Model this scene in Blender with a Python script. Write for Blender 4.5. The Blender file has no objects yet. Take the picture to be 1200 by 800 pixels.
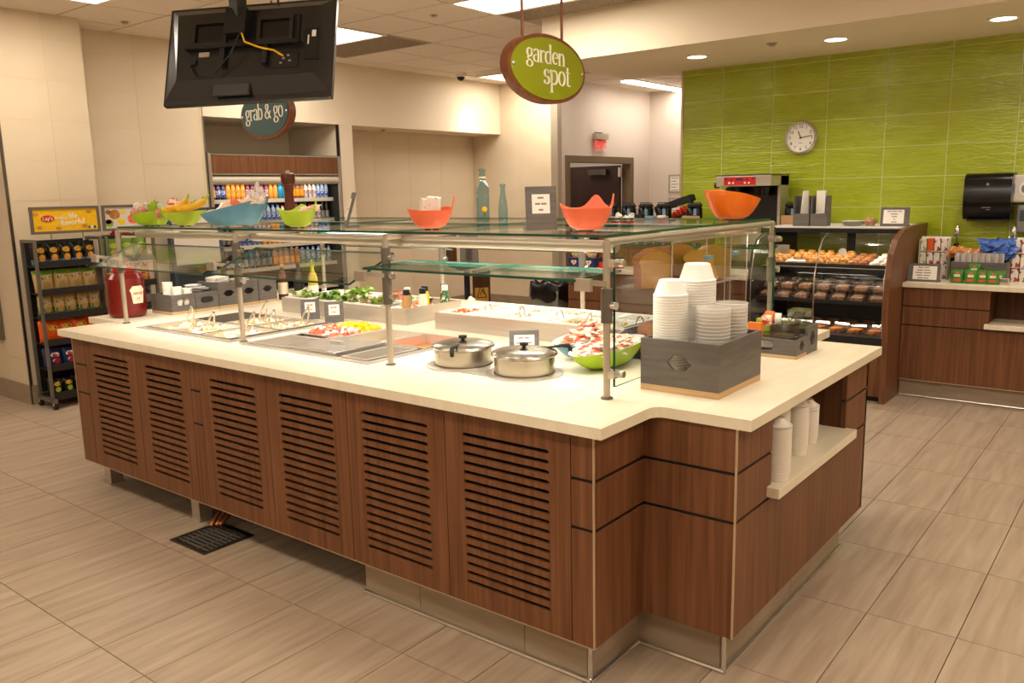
import bpy, bmesh, math, random
from mathutils import Vector, Matrix
random.seed(7)
PI = math.pi
sc = bpy.context.scene
COL = sc.collection
# ------------------------------------------------------------------ camera
FPX = 981.3
YAW, PITCH, ROLL = (math.radians(a) for a in (38.33, 10.15, -1.23))
CAMP = Vector((0, 0, 1.6))
_f = Vector((-math.sin(YAW)*math.cos(PITCH), math.cos(YAW)*math.cos(PITCH), -math.sin(PITCH)))
_r = Vector((math.cos(YAW), math.sin(YAW), 0)); _u = _r.cross(_f)
RIGHT = math.cos(ROLL)*_r + math.sin(ROLL)*_u
UP = -math.sin(ROLL)*_r + math.cos(ROLL)*_u
cam = bpy.data.objects.new('camera', bpy.data.cameras.new('camera')); COL.objects.link(cam)
cam.data.sensor_width = 36; cam.data.lens = FPX*36/1200; cam.data.clip_start = .05; cam.data.clip_end = 100
m = Matrix((RIGHT, UP, -_f)).transposed().to_4x4(); m.translation = CAMP
cam.matrix_world = m; sc.camera = cam
# ------------------------------------------------------------------ view, world
sc.view_settings.view_transform = 'Standard'; sc.view_settings.look = 'None'
sc.view_settings.gamma = 1; sc.view_settings.use_curve_mapping = False
sc.view_settings.exposure = 0.12
w = bpy.data.worlds.new('world'); sc.world = w; w.use_nodes = True
w.node_tree.nodes['Background'].inputs[0].default_value = (1, .88, .72, 1)
w.node_tree.nodes['Background'].inputs[1].default_value = .05
WARM = (1, .95, .89)
def area(name, loc, sx, sy, power, rot=(0, 0, 0), col=WARM, spread=PI):
    l = bpy.data.lights.new(name, 'AREA'); l.shape = 'RECTANGLE'; l.size = sx; l.size_y = sy
    l.energy = power; l.color = col; l.spread = spread
    o = bpy.data.objects.new(name, l); COL.objects.link(o); o.location = loc; o.rotation_euler = rot
    return o
def spot(name, loc, power, ang=100, blend=.6, col=WARM, rot=(0, 0, 0), r=.05):
    l = bpy.data.lights.new(name, 'SPOT'); l.energy = power; l.spot_size = math.radians(ang); l.spot_blend = blend
    l.color = col; l.shadow_soft_size = r
    o = bpy.data.objects.new(name, l); COL.objects.link(o); o.location = loc; o.rotation_euler = rot
    return o
CZ = 3.045                      # ceiling height
TROFFERS = [(-6.49, 5.36), (-3.93, 5.36), (-6.5, 8.7), (-1.37, 2.96), (-1.37, .56), (-3.93, .56), (-6.49, .56), (1.19, 5.36), (1.19, 2.96), (1.19, .56), (-3.93, -1.84), (-1.37, -1.84)]
TROFFERS_Y = [(-6.17, 2.66)]     # one fitting lies the other way round
for x, y in TROFFERS: area('troffer_light', (x, y, CZ-.035), 1.1, .5, 8 if y < 1 and x < -2 else 11 if y < 1 and x < 0 else 15.5)
for x, y in TROFFERS_Y: area('troffer_light', (x, y, CZ-.035), .5, 1.1, 9)
for x in (-3.25, -2.125, -1.03, .06):
    spot('soffit_downlight', (x, 6.665, 2.655), 26, 125, .8)
area('corridor_light', (-5.94, 10.9, CZ-.05), .12, 1.6, 11, col=(1, .93, .88))
spot('alcove_downlight', (-7.2, 8.55, CZ-.02), 42, 80, .8)
# under-shelf lamps of the serving island (tube housings are built with the sneeze guards)
GUARD_LAMPS = [(-4.15, 2.47), (-3.05, 2.47), (-2.0, 2.47), (-4.15, 3.72), (-3.05, 3.72), (-2.0, 3.72)]
for x, y in GUARD_LAMPS:
    area('shelf_lamp', (x, y, 1.383), .92, .03, 6.5, rot=(math.radians(14 if y < 3 else 0), 0, 0), col=(1, .94, .85), spread=math.radians(150))
# ------------------------------------------------------------------ pixel helpers (1200 x 800 frame)
def ray(x, y):
    return _f + RIGHT*((x-600)/FPX) - UP*((y-400)/FPX)
def pz(x, y, z):
    d = ray(x, y); return CAMP + d*((z-CAMP.z)/d.z)
def px_(x, y, X):
    d = ray(x, y); return CAMP + d*((X-CAMP.x)/d.x)
def py_(x, y, Y):
    d = ray(x, y); return CAMP + d*((Y-CAMP.y)/d.y)
def proj(p):
    q = Vector(p)-CAMP; d = q.dot(_f)
    return (600+FPX*q.dot(RIGHT)/d, 400-FPX*q.dot(UP)/d, d)
# ------------------------------------------------------------------ materials
def lin(c):
    if isinstance(c, str):
        c = tuple(int(c[i:i+2], 16)/255 for i in (0, 2, 4))
        c = tuple(v/12.92 if v <= .04045 else ((v+.055)/1.055)**2.4 for v in c)
    return (c[0], c[1], c[2], 1)
MATS = {}
def mat(name, c, rough=.5, metal=0, c2=None, scale=(8, 8, 8), detail=4, bump=0, bscale=None, spec=.5, emit=0, trans=0, ior=1.45, coat=0, ramp=(.35, .65), distort=0, rnd=False):
    if name in MATS: return MATS[name]
    m = bpy.data.materials.new(name); m.use_nodes = True; nt = m.node_tree
    b = nt.nodes['Principled BSDF']
    b.inputs['Base Color'].default_value = lin(c); b.inputs['Roughness'].default_value = rough
    b.inputs['Metallic'].default_value = metal; b.inputs['Specular IOR Level'].default_value = spec
    b.inputs['IOR'].default_value = ior; b.inputs['Transmission Weight'].default_value = trans
    b.inputs['Coat Weight'].default_value = coat
    if emit:
        b.inputs['Emission Color'].default_value = lin(c); b.inputs['Emission Strength'].default_value = emit
    if c2 or bump:
        tc = nt.nodes.new('ShaderNodeTexCoord'); mp = nt.nodes.new('ShaderNodeMapping'); mp.inputs['Scale'].default_value = scale
        src = tc.outputs['Object']
        if rnd:
            oi = nt.nodes.new('ShaderNodeObjectInfo'); sv = nt.nodes.new('ShaderNodeVectorMath'); sv.operation = 'ADD'
            ml = nt.nodes.new('ShaderNodeMath'); ml.operation = 'MULTIPLY'; ml.inputs[1].default_value = 37.0
            nt.links.new(oi.outputs['Random'], ml.inputs[0]); nt.links.new(src, sv.inputs[0]); nt.links.new(ml.outputs[0], sv.inputs[1]); src = sv.outputs[0]
        nt.links.new(src, mp.inputs[0])
        nz = nt.nodes.new('ShaderNodeTexNoise'); nz.inputs['Scale'].default_value = 1; nz.inputs['Detail'].default_value = detail
        nz.inputs['Distortion'].default_value = distort
        nt.links.new(mp.outputs[0], nz.inputs['Vector'])
        if c2:
            r = nt.nodes.new('ShaderNodeValToRGB'); r.color_ramp.elements[0].color = lin(c); r.color_ramp.elements[1].color = lin(c2)
            r.color_ramp.elements[0].position, r.color_ramp.elements[1].position = ramp
            nt.links.new(nz.outputs[0], r.inputs[0]); nt.links.new(r.outputs[0], b.inputs['Base Color'])
        if bump:
            bp = nt.nodes.new('ShaderNodeBump'); bp.inputs['Strength'].default_value = bump; bp.inputs['Distance'].default_value = .01
            if bscale:
                mp2 = nt.nodes.new('ShaderNodeMapping'); mp2.inputs['Scale'].default_value = bscale
                n2 = nt.nodes.new('ShaderNodeTexNoise'); n2.inputs['Scale'].default_value = 1; n2.inputs['Detail'].default_value = 2
                n2.inputs['Distortion'].default_value = distort
                nt.links.new(src, mp2.inputs[0]); nt.links.new(mp2.outputs[0], n2.inputs['Vector']); nt.links.new(n2.outputs[0], bp.inputs['Height'])
            else: nt.links.new(nz.outputs[0], bp.inputs['Height'])
            nt.links.new(bp.outputs[0], b.inputs['Normal'])
    MATS[name] = m; return m
def glassmat(name, tint=(.93, .975, .95), rough=.02, f0=.05, f1=.75):
    # clear pane: see-through, with a mirror share that grows towards grazing angles on both faces
    m = bpy.data.materials.new(name); m.use_nodes = True; nt = m.node_tree; nt.nodes.clear()
    o = nt.nodes.new('ShaderNodeOutputMaterial'); mx = nt.nodes.new('ShaderNodeMixShader'); t = nt.nodes.new('ShaderNodeBsdfTransparent')
    g = nt.nodes.new('ShaderNodeBsdfGlossy'); lw = nt.nodes.new('ShaderNodeLayerWeight'); lw.inputs[0].default_value = .5
    pw = nt.nodes.new('ShaderNodeMath'); pw.operation = 'POWER'; pw.inputs[1].default_value = 5
    ma = nt.nodes.new('ShaderNodeMath'); ma.operation = 'MULTIPLY_ADD'; ma.inputs[1].default_value = f1; ma.inputs[2].default_value = f0
    t.inputs[0].default_value = (*tint, 1); g.inputs['Roughness'].default_value = rough
    nt.links.new(lw.outputs['Facing'], pw.inputs[0]); nt.links.new(pw.outputs[0], ma.inputs[0]); nt.links.new(ma.outputs[0], mx.inputs[0])
    nt.links.new(t.outputs[0], mx.inputs[1]); nt.links.new(g.outputs[0], mx.inputs[2]); nt.links.new(mx.outputs[0], o.inputs[0])
    MATS[name] = m; return m
def filmmat(name, col, alpha, rough=.2):
    m = bpy.data.materials.new(name); m.use_nodes = True; b = m.node_tree.nodes['Principled BSDF']
    b.inputs['Base Color'].default_value = lin(col); b.inputs['Alpha'].default_value = alpha; b.inputs['Roughness'].default_value = rough
    MATS[name] = m; return m
M = MATS
mat('floor_tile', '9b8570', .42, c2='b39f88', scale=(26, 2.2, 3), detail=5, spec=.4, ramp=(.3, .72), distort=.4, rnd=True)
mat('grout', '5f4d3c', .9)
mat('base_tile', '8d7a64', .4, c2='9d8a74', scale=(3, 3, 22), detail=4, rnd=True)
mat('wall_cream', 'e4d4bb', .75)
mat('wall_tile', 'd6c3a6', .5, c2='dac8ad', scale=(3, 3, 3), spec=.35)
mat('wall_joint', 'd2bfa1', .8)
mat('wall_paint', 'd9ccbf', .85)
mat('ceiling_tile', 'efe3d5', .95, c2='e8dbcb', scale=(90, 90, 90), detail=2)
mat('tbar', 'c2b29e', .8)
mat('green_tile', '99a31f', .1, c2='a3ad28', scale=(4, 4, 9), detail=3, bump=.55, bscale=(7, 7, 42), distort=1.2, spec=.6, rnd=True)
mat('green_grout', 'cfcf86', .8)
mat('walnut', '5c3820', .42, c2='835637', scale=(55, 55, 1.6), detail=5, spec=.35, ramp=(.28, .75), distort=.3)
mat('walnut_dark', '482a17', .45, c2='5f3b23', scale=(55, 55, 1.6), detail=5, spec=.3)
mat('black', '0c0b0a', .5)
mat('black_gloss', '0d0c0c', .22)
mat('black_soft', '161413', .7)
mat('quartz', 'e9ddc4', .3, c2='e2d4b8', scale=(22, 4, 8), detail=6, spec=.45)
mat('quartz_edge', 'cbb592', .45, c2='bda683', scale=(220, 220, 220), detail=2)
mat('steel', 'c8bdb0', .32, .75, c2='c0b5a8', scale=(3, 3, 60), detail=2)
mat('steel_bright', 'd8d2ca', .2, .9)
mat('steel_dark', '77706a', .35, 1)
mat('alu', 'b9ad9b', .34, .55)
mat('collar_grey', '6e655c', .42, .4)
mat('strip_metal', 'c9b596', .35, .7)
mat('green_edge', '0d4a3a', .12, spec=.8)
mat('white', 'efe9df', .5)
mat('pot_steel', 'b3aa9e', .24, 1)
mat('pan_steel', 'cfc7bb', .28, .7)
mat('foam', 'f4efe6', .6)
mat('paper', 'f3ece0', .8)
mat('paper_bowl', 'e9e0d3', .8)
mat('print_grey', '8a8078', .8)
mat('grey_wood', '5a534e', .5, c2='6f6862', scale=(5, 5, 60), detail=5, ramp=(.3, .7), distort=.6)
mat('grey_wood_x', '57504b', .5, c2='6c655f', scale=(4, 4, 45), detail=5, ramp=(.3, .7), distort=.8)
mat('ply_edge', 'c9a87c', .6, c2='b8956a', scale=(3, 3, 120))
mat('ketchup', '74120a', .22, spec=.6)
mat('label_cream', 'efe0c4', .5)
mat('lime', '9cbd1c', .3, spec=.5)
mat('lime_soft', 'b5cf33', .35)
mat('lime_inside', 'e8e6bb', .35)
mat('blue_bowl', '5f93ad', .25, c2='6fa2ba', scale=(9, 9, 9))
mat('coral', 'f2704a', .32)
mat('orange', 'f07a1c', .2, c2='e8650f', scale=(5, 5, 5), distort=1.5)
mat('sign_green', '8b9114', .4)
mat('sign_teal', '3a5758', .5)
mat('sign_wood', '6e3b22', .45, c2='80492c', scale=(40, 40, 3))
mat('letter', 'f2e9d6', .6)
mat('tv_black', '211e1c', .26, spec=.6)
mat('tv_panel', '131211', .4)
mat('copper', '9a5a34', .4, .8)
mat('yellow', 'e8b512', .4)
mat('banana', 'e9b91f', .5, c2='d9a215', scale=(14, 14, 14))
mat('rack_steel', '7c756c', .4, .6)
mat('shelf_dark', '1f1a16', .6)
mat('cooler_dark', '17130f', .6)
mat('canopy', 'c4b9a6', .4)
mat('door_brown', '2a1710', .45, c2='351d13', scale=(30, 30, 1.5))
mat('frame_brown', '6f5c42', .5)
mat('red', 'c3170f', .4)
mat('red_glow', 'f01a0a', .4, emit=.7)
mat('lettuce', '6f9a2c', .5, c2='a9bf55', scale=(40, 40, 40))
mat('spinach', '2f5a17', .5, c2='456f22', scale=(40, 40, 40))
mat('tomato', 'd8402a', .35, c2='f08a6a', scale=(60, 60, 60))
mat('corn', 'f1d21c', .4, c2='e6bd12', scale=(60, 60, 60))
mat('food_cream', 'd9c29a', .6, c2='c9ab7c', scale=(50, 50, 50))
mat('carrot', 'e77a2a', .5)
mat('bread_crust', 'a65417', .7, c2='8c4212', scale=(10, 10, 10))
mat('bread_crumb', 'cf9040', .9, c2='c28234', scale=(40, 40, 40), bump=.3)
mat('pastry', 'a8692a', .55, c2='d29b4a', scale=(30, 30, 30))
mat('pastry_brown', '8a4f25', .55, c2='a66a35', scale=(30, 30, 30))
mat('glaze', 'f0e3cf', .4)
mat('tray_paper', 'd9d1c4', .6)
mat('lamp', 'fff1d8', .5, emit=9)
mat('lamp_soft', 'fff0dc', .5, emit=3)
mat('tag_blue', '6f93ad', .4)
mat('bin_grey', '7f7a72', .5)
mat('bag_black', '0f0e0e', .28, bump=.8, scale=(18, 18, 10), detail=3)
glassmat('glass', (.975, .99, .98), .01, .03, .42); glassmat('glass_angled', (.96, .985, .97), .015, .13, .5); glassmat('glass_teal', (.62, .82, .90), .03, .08, .6); glassmat('acrylic', (.965, .965, .96), .03, .035, .5)
glassmat('jar_glass', (.985, .99, .98), .05, .16, .6); glassmat('clamshell', (.9, .9, .9), .06, .16, .6)
filmmat('cup_film', 'f0ebe2', .4, .3); filmmat('wrap', 'f6efe6', .35, .15)
# ------------------------------------------------------------------ mesh builder
class MB:
    def __init__(s): s.v = []; s.f = []; s.mi = []; s.cur = 0
    def add(s, vs, fs):
        k = len(s.v); s.v += [tuple(a) for a in vs]; s.f += [[i+k for i in f] for f in fs]; s.mi += [s.cur]*len(fs); return s
    def box(s, x0, x1, y0, y1, z0, z1):
        return s.add([(x0,y0,z0),(x1,y0,z0),(x1,y1,z0),(x0,y1,z0),(x0,y0,z1),(x1,y0,z1),(x1,y1,z1),(x0,y1,z1)],
                     [(0,3,2,1),(4,5,6,7),(0,1,5,4),(1,2,6,5),(2,3,7,6),(3,0,4,7)])
    def bbox(s, x0, x1, y0, y1, z0, z1, b):
        # box with chamfered edges
        bm = bmesh.new(); bmesh.ops.create_cube(bm, size=1)
        for v in bm.verts: v.co = ((x0+x1)/2+v.co.x*(x1-x0), (y0+y1)/2+v.co.y*(y1-y0), (z0+z1)/2+v.co.z*(z1-z0))
        bmesh.ops.bevel(bm, geom=bm.edges[:], offset=b, segments=2, profile=.5, affect='EDGES')
        bm.verts.index_update(); s.add([v.co[:] for v in bm.verts], [[v.index for v in f.verts] for f in bm.faces]); bm.free(); return s
    def obox(s, c, ax, ay, az, hx, hy, hz):
        c = Vector(c); ax, ay, az = Vector(ax).normalized()*hx, Vector(ay).normalized()*hy, Vector(az).normalized()*hz
        P = [c+ax*i+ay*j+az*k for k in (-1,1) for i,j in ((-1,-1),(1,-1),(1,1),(-1,1))]
        return s.add(P, [(0,3,2,1),(4,5,6,7),(0,1,5,4),(1,2,6,5),(2,3,7,6),(3,0,4,7)])
    def prism(s, poly, axis, a, b):
        # polygon in the two other axes, extruded from a to b; axis x:(y,z) y:(x,z) z:(x,y)
        def P(u, w, t): return {'x': (t,u,w), 'y': (u,t,w), 'z': (u,w,t)}[axis]
        n = len(poly); V = [P(u,w,a) for u,w in poly]+[P(u,w,b) for u,w in poly]
        F = [list(range(n))[::-1], list(range(n,2*n))]+[(i,(i+1)%n,n+(i+1)%n,n+i) for i in range(n)]
        return s.add(V, F)
    def lathe(s, prof, n=20, c=(0,0,0), cap=True):
        V = []; F = []
        for r, z in prof: V += [(c[0]+r*math.cos(2*PI*i/n), c[1]+r*math.sin(2*PI*i/n), c[2]+z) for i in range(n)]
        for j in range(len(prof)-1): F += [(j*n+i, j*n+(i+1)%n, (j+1)*n+(i+1)%n, (j+1)*n+i) for i in range(n)]
        if cap: F += [list(range(n))[::-1], list(range((len(prof)-1)*n, len(prof)*n))]
        return s.add(V, F)
    def tube(s, pts, r, n=8, cap=True):
        P = [Vector(p) for p in pts]; R = r if isinstance(r, (list, tuple)) else [r]*len(P); V = []; F = []
        ref = None
        for i, p in enumerate(P):
            t = (P[min(i+1,len(P)-1)]-P[max(i-1,0)]).normalized()
            if ref is None: ref = Vector((0,0,1)) if abs(t.z) < .9 else Vector((1,0,0))
            a = (ref-t*ref.dot(t)).normalized(); ref = a; b = t.cross(a)
            V += [p+(a*math.cos(2*PI*k/n)+b*math.sin(2*PI*k/n))*R[i] for k in range(n)]
        for j in range(len(P)-1): F += [(j*n+i, j*n+(i+1)%n, (j+1)*n+(i+1)%n, (j+1)*n+i) for i in range(n)]
        if cap: F += [list(range(n))[::-1], list(range((len(P)-1)*n, len(P)*n))]
        return s.add(V, F)
    def cyl(s, a, b, r, n=16): return s.tube([a, b], r, n)
    def ball(s, c, rx, ry=None, rz=None, n=10, m=6):
        ry = ry or rx; rz = rz or rx
        prof = [(math.sin(PI*j/m), -math.cos(PI*j/m)) for j in range(m+1)]; V = []; F = []
        for r, z in prof: V += [(c[0]+rx*r*math.cos(2*PI*i/n), c[1]+ry*r*math.sin(2*PI*i/n), c[2]+rz*z) for i in range(n)]
        for j in range(m): F += [(j*n+i, j*n+(i+1)%n, (j+1)*n+(i+1)%n, (j+1)*n+i) for i in range(n)]
        return s.add(V, F)
    def ell(s, axis, c, ru, rw, a, b, n=40):
        return s.prism([(c[0]+ru*math.cos(2*PI*i/n), c[1]+rw*math.sin(2*PI*i/n)) for i in range(n)], axis, a, b)
    def mesh(s, name, mats, smooth=False, weld=False):
        me = bpy.data.meshes.new(name); me.from_pydata(s.v, [], s.f)
        for m in (mats if isinstance(mats, (list, tuple)) else [mats]): me.materials.append(M[m] if isinstance(m, str) else m)
        if any(s.mi): me.polygons.foreach_set('material_index', s.mi)
        bm = bmesh.new(); bm.from_mesh(me)
        if weld: bmesh.ops.remove_doubles(bm, verts=bm.verts, dist=1e-5)
        bmesh.ops.recalc_face_normals(bm, faces=bm.faces); bm.to_mesh(me); bm.free()
        if smooth:
            me.polygons.foreach_set('use_smooth', [True]*len(me.polygons))
            try: me.set_sharp_from_angle(angle=math.radians(smooth if smooth > 1 else 35))
            except Exception: pass
        me.update(); return me
    def obj(s, name, mats, parent=None, smooth=False, **k):
        return place(s.mesh(name, mats, smooth), name, parent, **k)
def place(me, name, parent=None, loc=(0,0,0), rot=(0,0,0), scale=(1,1,1)):
    o = bpy.data.objects.new(name, me); COL.objects.link(o); o.parent = parent
    o.location = loc; o.rotation_euler = rot; o.scale = scale
    return o
def tag(o, label, cat, group=None, kind=None):
    o['label'] = label; o['category'] = cat
    if group: o['group'] = group
    if kind: o['kind'] = kind
    return o
def thing(name, label, cat, loc=(0,0,0), rotz=0, group=None, rot=None):
    o = bpy.data.objects.new(name, None); COL.objects.link(o); o.location = loc; o.rotation_euler = rot or (0,0,rotz)
    o.empty_display_size = .05
    return tag(o, label, cat, group)
def struct(o): o['kind'] = 'structure'; return o
def stuff(o): o['kind'] = 'stuff'; return o
def group_empty(name):
    o = bpy.data.objects.new(name, None); COL.objects.link(o); o.empty_display_size = .05; o['kind'] = 'structure'; return o
def dup(root, loc, rotz=None, label=None, group=None, rot=None, scale=None):
    r = root.copy(); COL.objects.link(r); r.location = loc
    if rotz is not None: r.rotation_euler = (0,0,rotz)
    if rot is not None: r.rotation_euler = rot
    if scale is not None: r.scale = scale
    if label: r['label'] = label
    if group: r['group'] = group
    for ch in root.children:
        c = ch.copy(); COL.objects.link(c); c.parent = r
        for g in ch.children:
            d = g.copy(); COL.objects.link(d); d.parent = c
    return r
class Proto:
    # builds the thing the first time it is placed, copies it afterwards
    def __init__(s, make): s.make = make; s.root = None
    def at(s, loc, rotz=0, label=None, group=None, rot=None, scale=None):
        if s.root is None:
            s.root = s.make(); r = s.root; r.location = loc; r.rotation_euler = rot or (0,0,rotz)
            if scale: r.scale = scale
            if label: r['label'] = label
            if group: r['group'] = group
            return r
        return dup(s.root, loc, rotz, label, group, rot, scale)
def text(body, size, material, parent, loc, rot, name='lettering', extrude=.0006, align='CENTER', bold=0):
    cu = bpy.data.curves.new(name, 'FONT'); cu.body = body; cu.size = size; cu.extrude = extrude; cu.align_x = align; cu.align_y = 'CENTER'
    cu.offset = bold; cu.resolution_u = 2; cu.space_line = .95
    t = bpy.data.objects.new(name, cu); COL.objects.link(t)
    dg = bpy.context.evaluated_depsgraph_get(); me = bpy.data.meshes.new_from_object(t.evaluated_get(dg))
    bpy.data.objects.remove(t); bpy.data.curves.remove(cu)
    me.materials.clear(); me.materials.append(M[material]); me.name = name
    return place(me, name, parent, loc, rot)
# ---- serif lettering drawn with a broad nib
def arc(cx, cy, rx, ry, a0, a1, n=14):
    return [(cx+rx*math.cos(math.radians(a0+(a1-a0)*i/n)), cy+ry*math.sin(math.radians(a0+(a1-a0)*i/n))) for i in range(n+1)]
def L(x, y0, y1): return [(x, y0), (x, y1)]
def srf(x, y, w=.15): return [(x-w, y), (x+w, y)]
GL = {
 'a': (.66, [arc(.33,.72,.22,.26,165,0)+[(.55,.12)], arc(.55,.08,.09,.08,180,330,5), arc(.32,.28,.24,.26,75,330)]),
 'b': (.74, [L(.14,0,1.5), srf(.08,1.5,.08), arc(.38,.48,.28,.48,150,-150)]),
 'd': (.76, [L(.6,0,1.5), srf(.54,1.5,.09), srf(.66,.02,.08), arc(.36,.48,.28,.48,30,330)]),
 'e': (.66, [[(.1,.55),(.6,.55)]+arc(.36,.52,.26,.46,0,310,18)]),
 'g': (.68, [arc(.34,.66,.23,.32,0,360,18), [(.22,.36),(.16,.22),(.26,.12),(.48,.08)], arc(.34,-.18,.28,.24,80,-260,18), [(.5,.86),(.68,.94)]]),
 'n': (.78, [L(.16,0,.95), srf(.1,.95,.08), srf(.16,.02), arc(.4,.6,.22,.36,150,0,8)+[(.62,0)], srf(.62,.02)]),
 'o': (.72, [arc(.36,.48,.28,.48,0,360,20)]),
 'p': (.76, [L(.16,-.55,.95), srf(.1,.95,.08), srf(.16,-.55), arc(.4,.48,.28,.48,150,-150)]),
 'r': (.56, [L(.16,0,.95), srf(.1,.95,.08), srf(.18,.02,.17), arc(.4,.62,.2,.32,150,40,7)]),
 's': (.58, [arc(.28,.7,.19,.25,30,250,9)+arc(.29,.24,.21,.25,70,-150,9), [(.47,.95),(.47,.74)], [(.09,0),(.09,.24)]]),
 't': (.5, [[(.2,1.3),(.2,.2)]+arc(.36,.16,.16,.15,180,310,6), [(.05,.95),(.42,.95)]]),
 '&': (.95, [[(.85,0),(.25,.85)]+arc(.38,1.02,.18,.22,215,-20,9)+[(.5,.8),(.22,.58)]+arc(.34,.3,.26,.3,130,300,9)+[(.62,.2),(.78,.62)], srf(.8,.62,.13)]),
 ' ': (.32, [])}
def serif_text(body, h, thick=.15, thin=.055):
    # returns 2-D quads (list of 4 points) in metres, centred horizontally, baseline at 0
    Q = []; x = 0
    for ch in body:
        adv, strokes = GL[ch]
        for st in strokes:
            pts = [Vector((x+a, b)) for a, b in st]; Lp = []; Rp = []
            for i, p in enumerate(pts):
                d = pts[min(i+1,len(pts)-1)]-pts[max(i-1,0)]
                d = d.normalized() if d.length > 1e-6 else Vector((1,0))
                wd = (thin+(thick-thin)*abs(d.y)**1.3)/2; nrm = Vector((-d.y, d.x))
                Lp.append(p+nrm*wd); Rp.append(p-nrm*wd)
            for i in range(len(pts)-1): Q.append([Lp[i], Lp[i+1], Rp[i+1], Rp[i]])
        x += adv
    return [[((p.x-x/2)*h, p.y*h) for p in q] for q in Q]
def pillow(w, h, d, nx=8, nz=8, off=0, x0=-1, x1=1, z0=-1, z1=1, both=True):
    # puffed packet standing in the xz plane, front towards -y; returns MB
    b = MB()
    def g(u, v, s):
        k = max(0, (1-u**4)*(1-abs(v)**3)); wob = 1+.06*math.sin(5*v+3*u)
        return (u*w/2*(1-.06*(1-abs(v)**2)), -s*(d/2*k*wob+off), h/2+v*h/2)
    for s in ((1, -1) if both else (1,)):
        V = [g(x0+(x1-x0)*i/nx, z0+(z1-z0)*j/nz, s) for j in range(nz+1) for i in range(nx+1)]
        b.add(V, [(j*(nx+1)+i, j*(nx+1)+i+1, (j+1)*(nx+1)+i+1, (j+1)*(nx+1)+i) for j in range(nz) for i in range(nx)])
    return b
def pdisc(w, h, d, cu, cv, ru, rv, off=.0015, n=20):
    # oval print lying on the front of a pillow of the same size
    b = MB(); V = []
    def g(u, v):
        k = max(0, (1-u**4)*(1-abs(v)**3)); wob = 1+.06*math.sin(5*v+3*u)
        return (u*w/2*(1-.06*(1-abs(v)**2)), -(d/2*k*wob+off), h/2+v*h/2)
    V.append(g(cu, cv))
    for r in (.5, 1):
        V += [g(cu+ru*r*math.cos(2*PI*i/n), cv+rv*r*math.sin(2*PI*i/n)) for i in range(n)]
    F = [(0, 1+i, 1+(i+1) % n) for i in range(n)]+[(1+i, 1+n+i, 1+n+(i+1) % n, 1+(i+1) % n) for i in range(n)]
    return b.add(V, F)
# ================================================================== THE ROOM
XL, XLA, YLA0, YLA1 = -7.45, -7.07, 2.74, 3.43       # left wall plane, pillar face and its y range
XR, YB, YEND = 3.0, -3.0, 11.72
GY, GX0 = 7.4, -3.75                                  # green wall plane and its free end
SOFZ, SOFY = 2.67, 6.07
XC = -6.48                                            # corridor wall
PY1 = 9.25                                            # wall closing the alcove
def vis(p, mg=60):
    x, y, d = proj(p); return d > .2 and -mg < x < 1200+mg and -mg < y < 800+mg
# ---- floor
floor = struct(MB().box(-9.6, XR, YB, 12.4, -.06, -.008).obj('floor', 'grout'))
TX, TY, GAP = .307, .621, .0035
tile_me = MB().box(GAP/2, TX-GAP/2, GAP/2, TY-GAP/2, -.01, 0).mesh('floor_tile', 'floor_tile')
cells = []
for i in range(-30, 12):
    for j in range(-11, 15):
        x, y = -.478+i*TX, 3.745+j*TY
        if x < -9.6 or x+TX > XR or y < YB or y+TY > 12.4: continue
        c = (x+TX/2, y+TY/2, 0); q = proj(c)
        hid = (-4.6 < c[0] < -1.2 and 2.55 < c[1] < 6.6) or (c[1] > 6.6 and c[0] > -4.3) or (c[0] < -5.2 and 2.9 < c[1] < 5.6) or c[1] > 6.2 and c[0] < -3.4
        ok = vis(c, 40) and not hid
        cells.append((0 if not ok else 1/(q[2]**2.6), x, y))
cells.sort(reverse=True)
rest = MB(); n = 0
for wgt, x, y in cells:
    if wgt > 0 and n < 300: place(tile_me, 'tile', floor, (x, y, 0)); n += 1
    else: rest.box(x+GAP/2, x+TX-GAP/2, y+GAP/2, y+TY-GAP/2, -.01, 0)
stuff(rest.obj('tile_field', 'floor_tile', floor))
# ---- tiled wall helper: one child per tile, meshes shared by size
_tm = {}
def tile_wall(parent, axis, const, sgn, u0, u1, z0, z1, pu, pzz, au, az, m, gap=.004, th=.006, name='tile', holes=()):
    import math as _m
    k0 = _m.floor((u0-au)/pu); k1 = _m.ceil((u1-au)/pu); j0 = _m.floor((z0-az)/pzz); j1 = _m.ceil((z1-az)/pzz)
    for k in range(k0, k1):
        for j in range(j0, j1):
            a0, a1 = max(u0, au+k*pu), min(u1, au+(k+1)*pu); b0, b1 = max(z0, az+j*pzz), min(z1, az+(j+1)*pzz)
            if a1-a0 < .03 or b1-b0 < .03: continue
            key = (axis, sgn, round(a1-a0, 3), round(b1-b0, 3), m, gap)
            if key not in _tm:
                b = MB(); g = gap/2; W_, H_ = a1-a0, b1-b0; t = th*sgn
                lo, hi = min(0, t), max(0, t); e = .0015
                if axis == 'x': b.box(lo, hi, g, W_-g, g, H_-g)
                else: b.box(g, W_-g, lo, hi, g, H_-g)
                _tm[key] = b.mesh('wall_tile', m)
            place(_tm[key], name, parent, (const, a0, b0) if axis == 'x' else (a0, const, b0))
def wall(name, x0, x1, y0, y1, z0, z1, m='wall_cream'): return struct(MB().box(x0, x1, y0, y1, z0, z1).obj(name, m))
TA = dict(pu=.61, pzz=.31, az=2.845-.31*10, m='wall_tile', gap=.003, th=.002)
wf = wall('wall_left_front', -9.6, XLA-.001, YLA0, YLA0+.05, 0, CZ, 'wall_joint')
tile_wall(wf, 'y', YLA0, -1, -9.0, XLA-.004, .155, CZ, au=XLA-.004, **TA)
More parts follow.
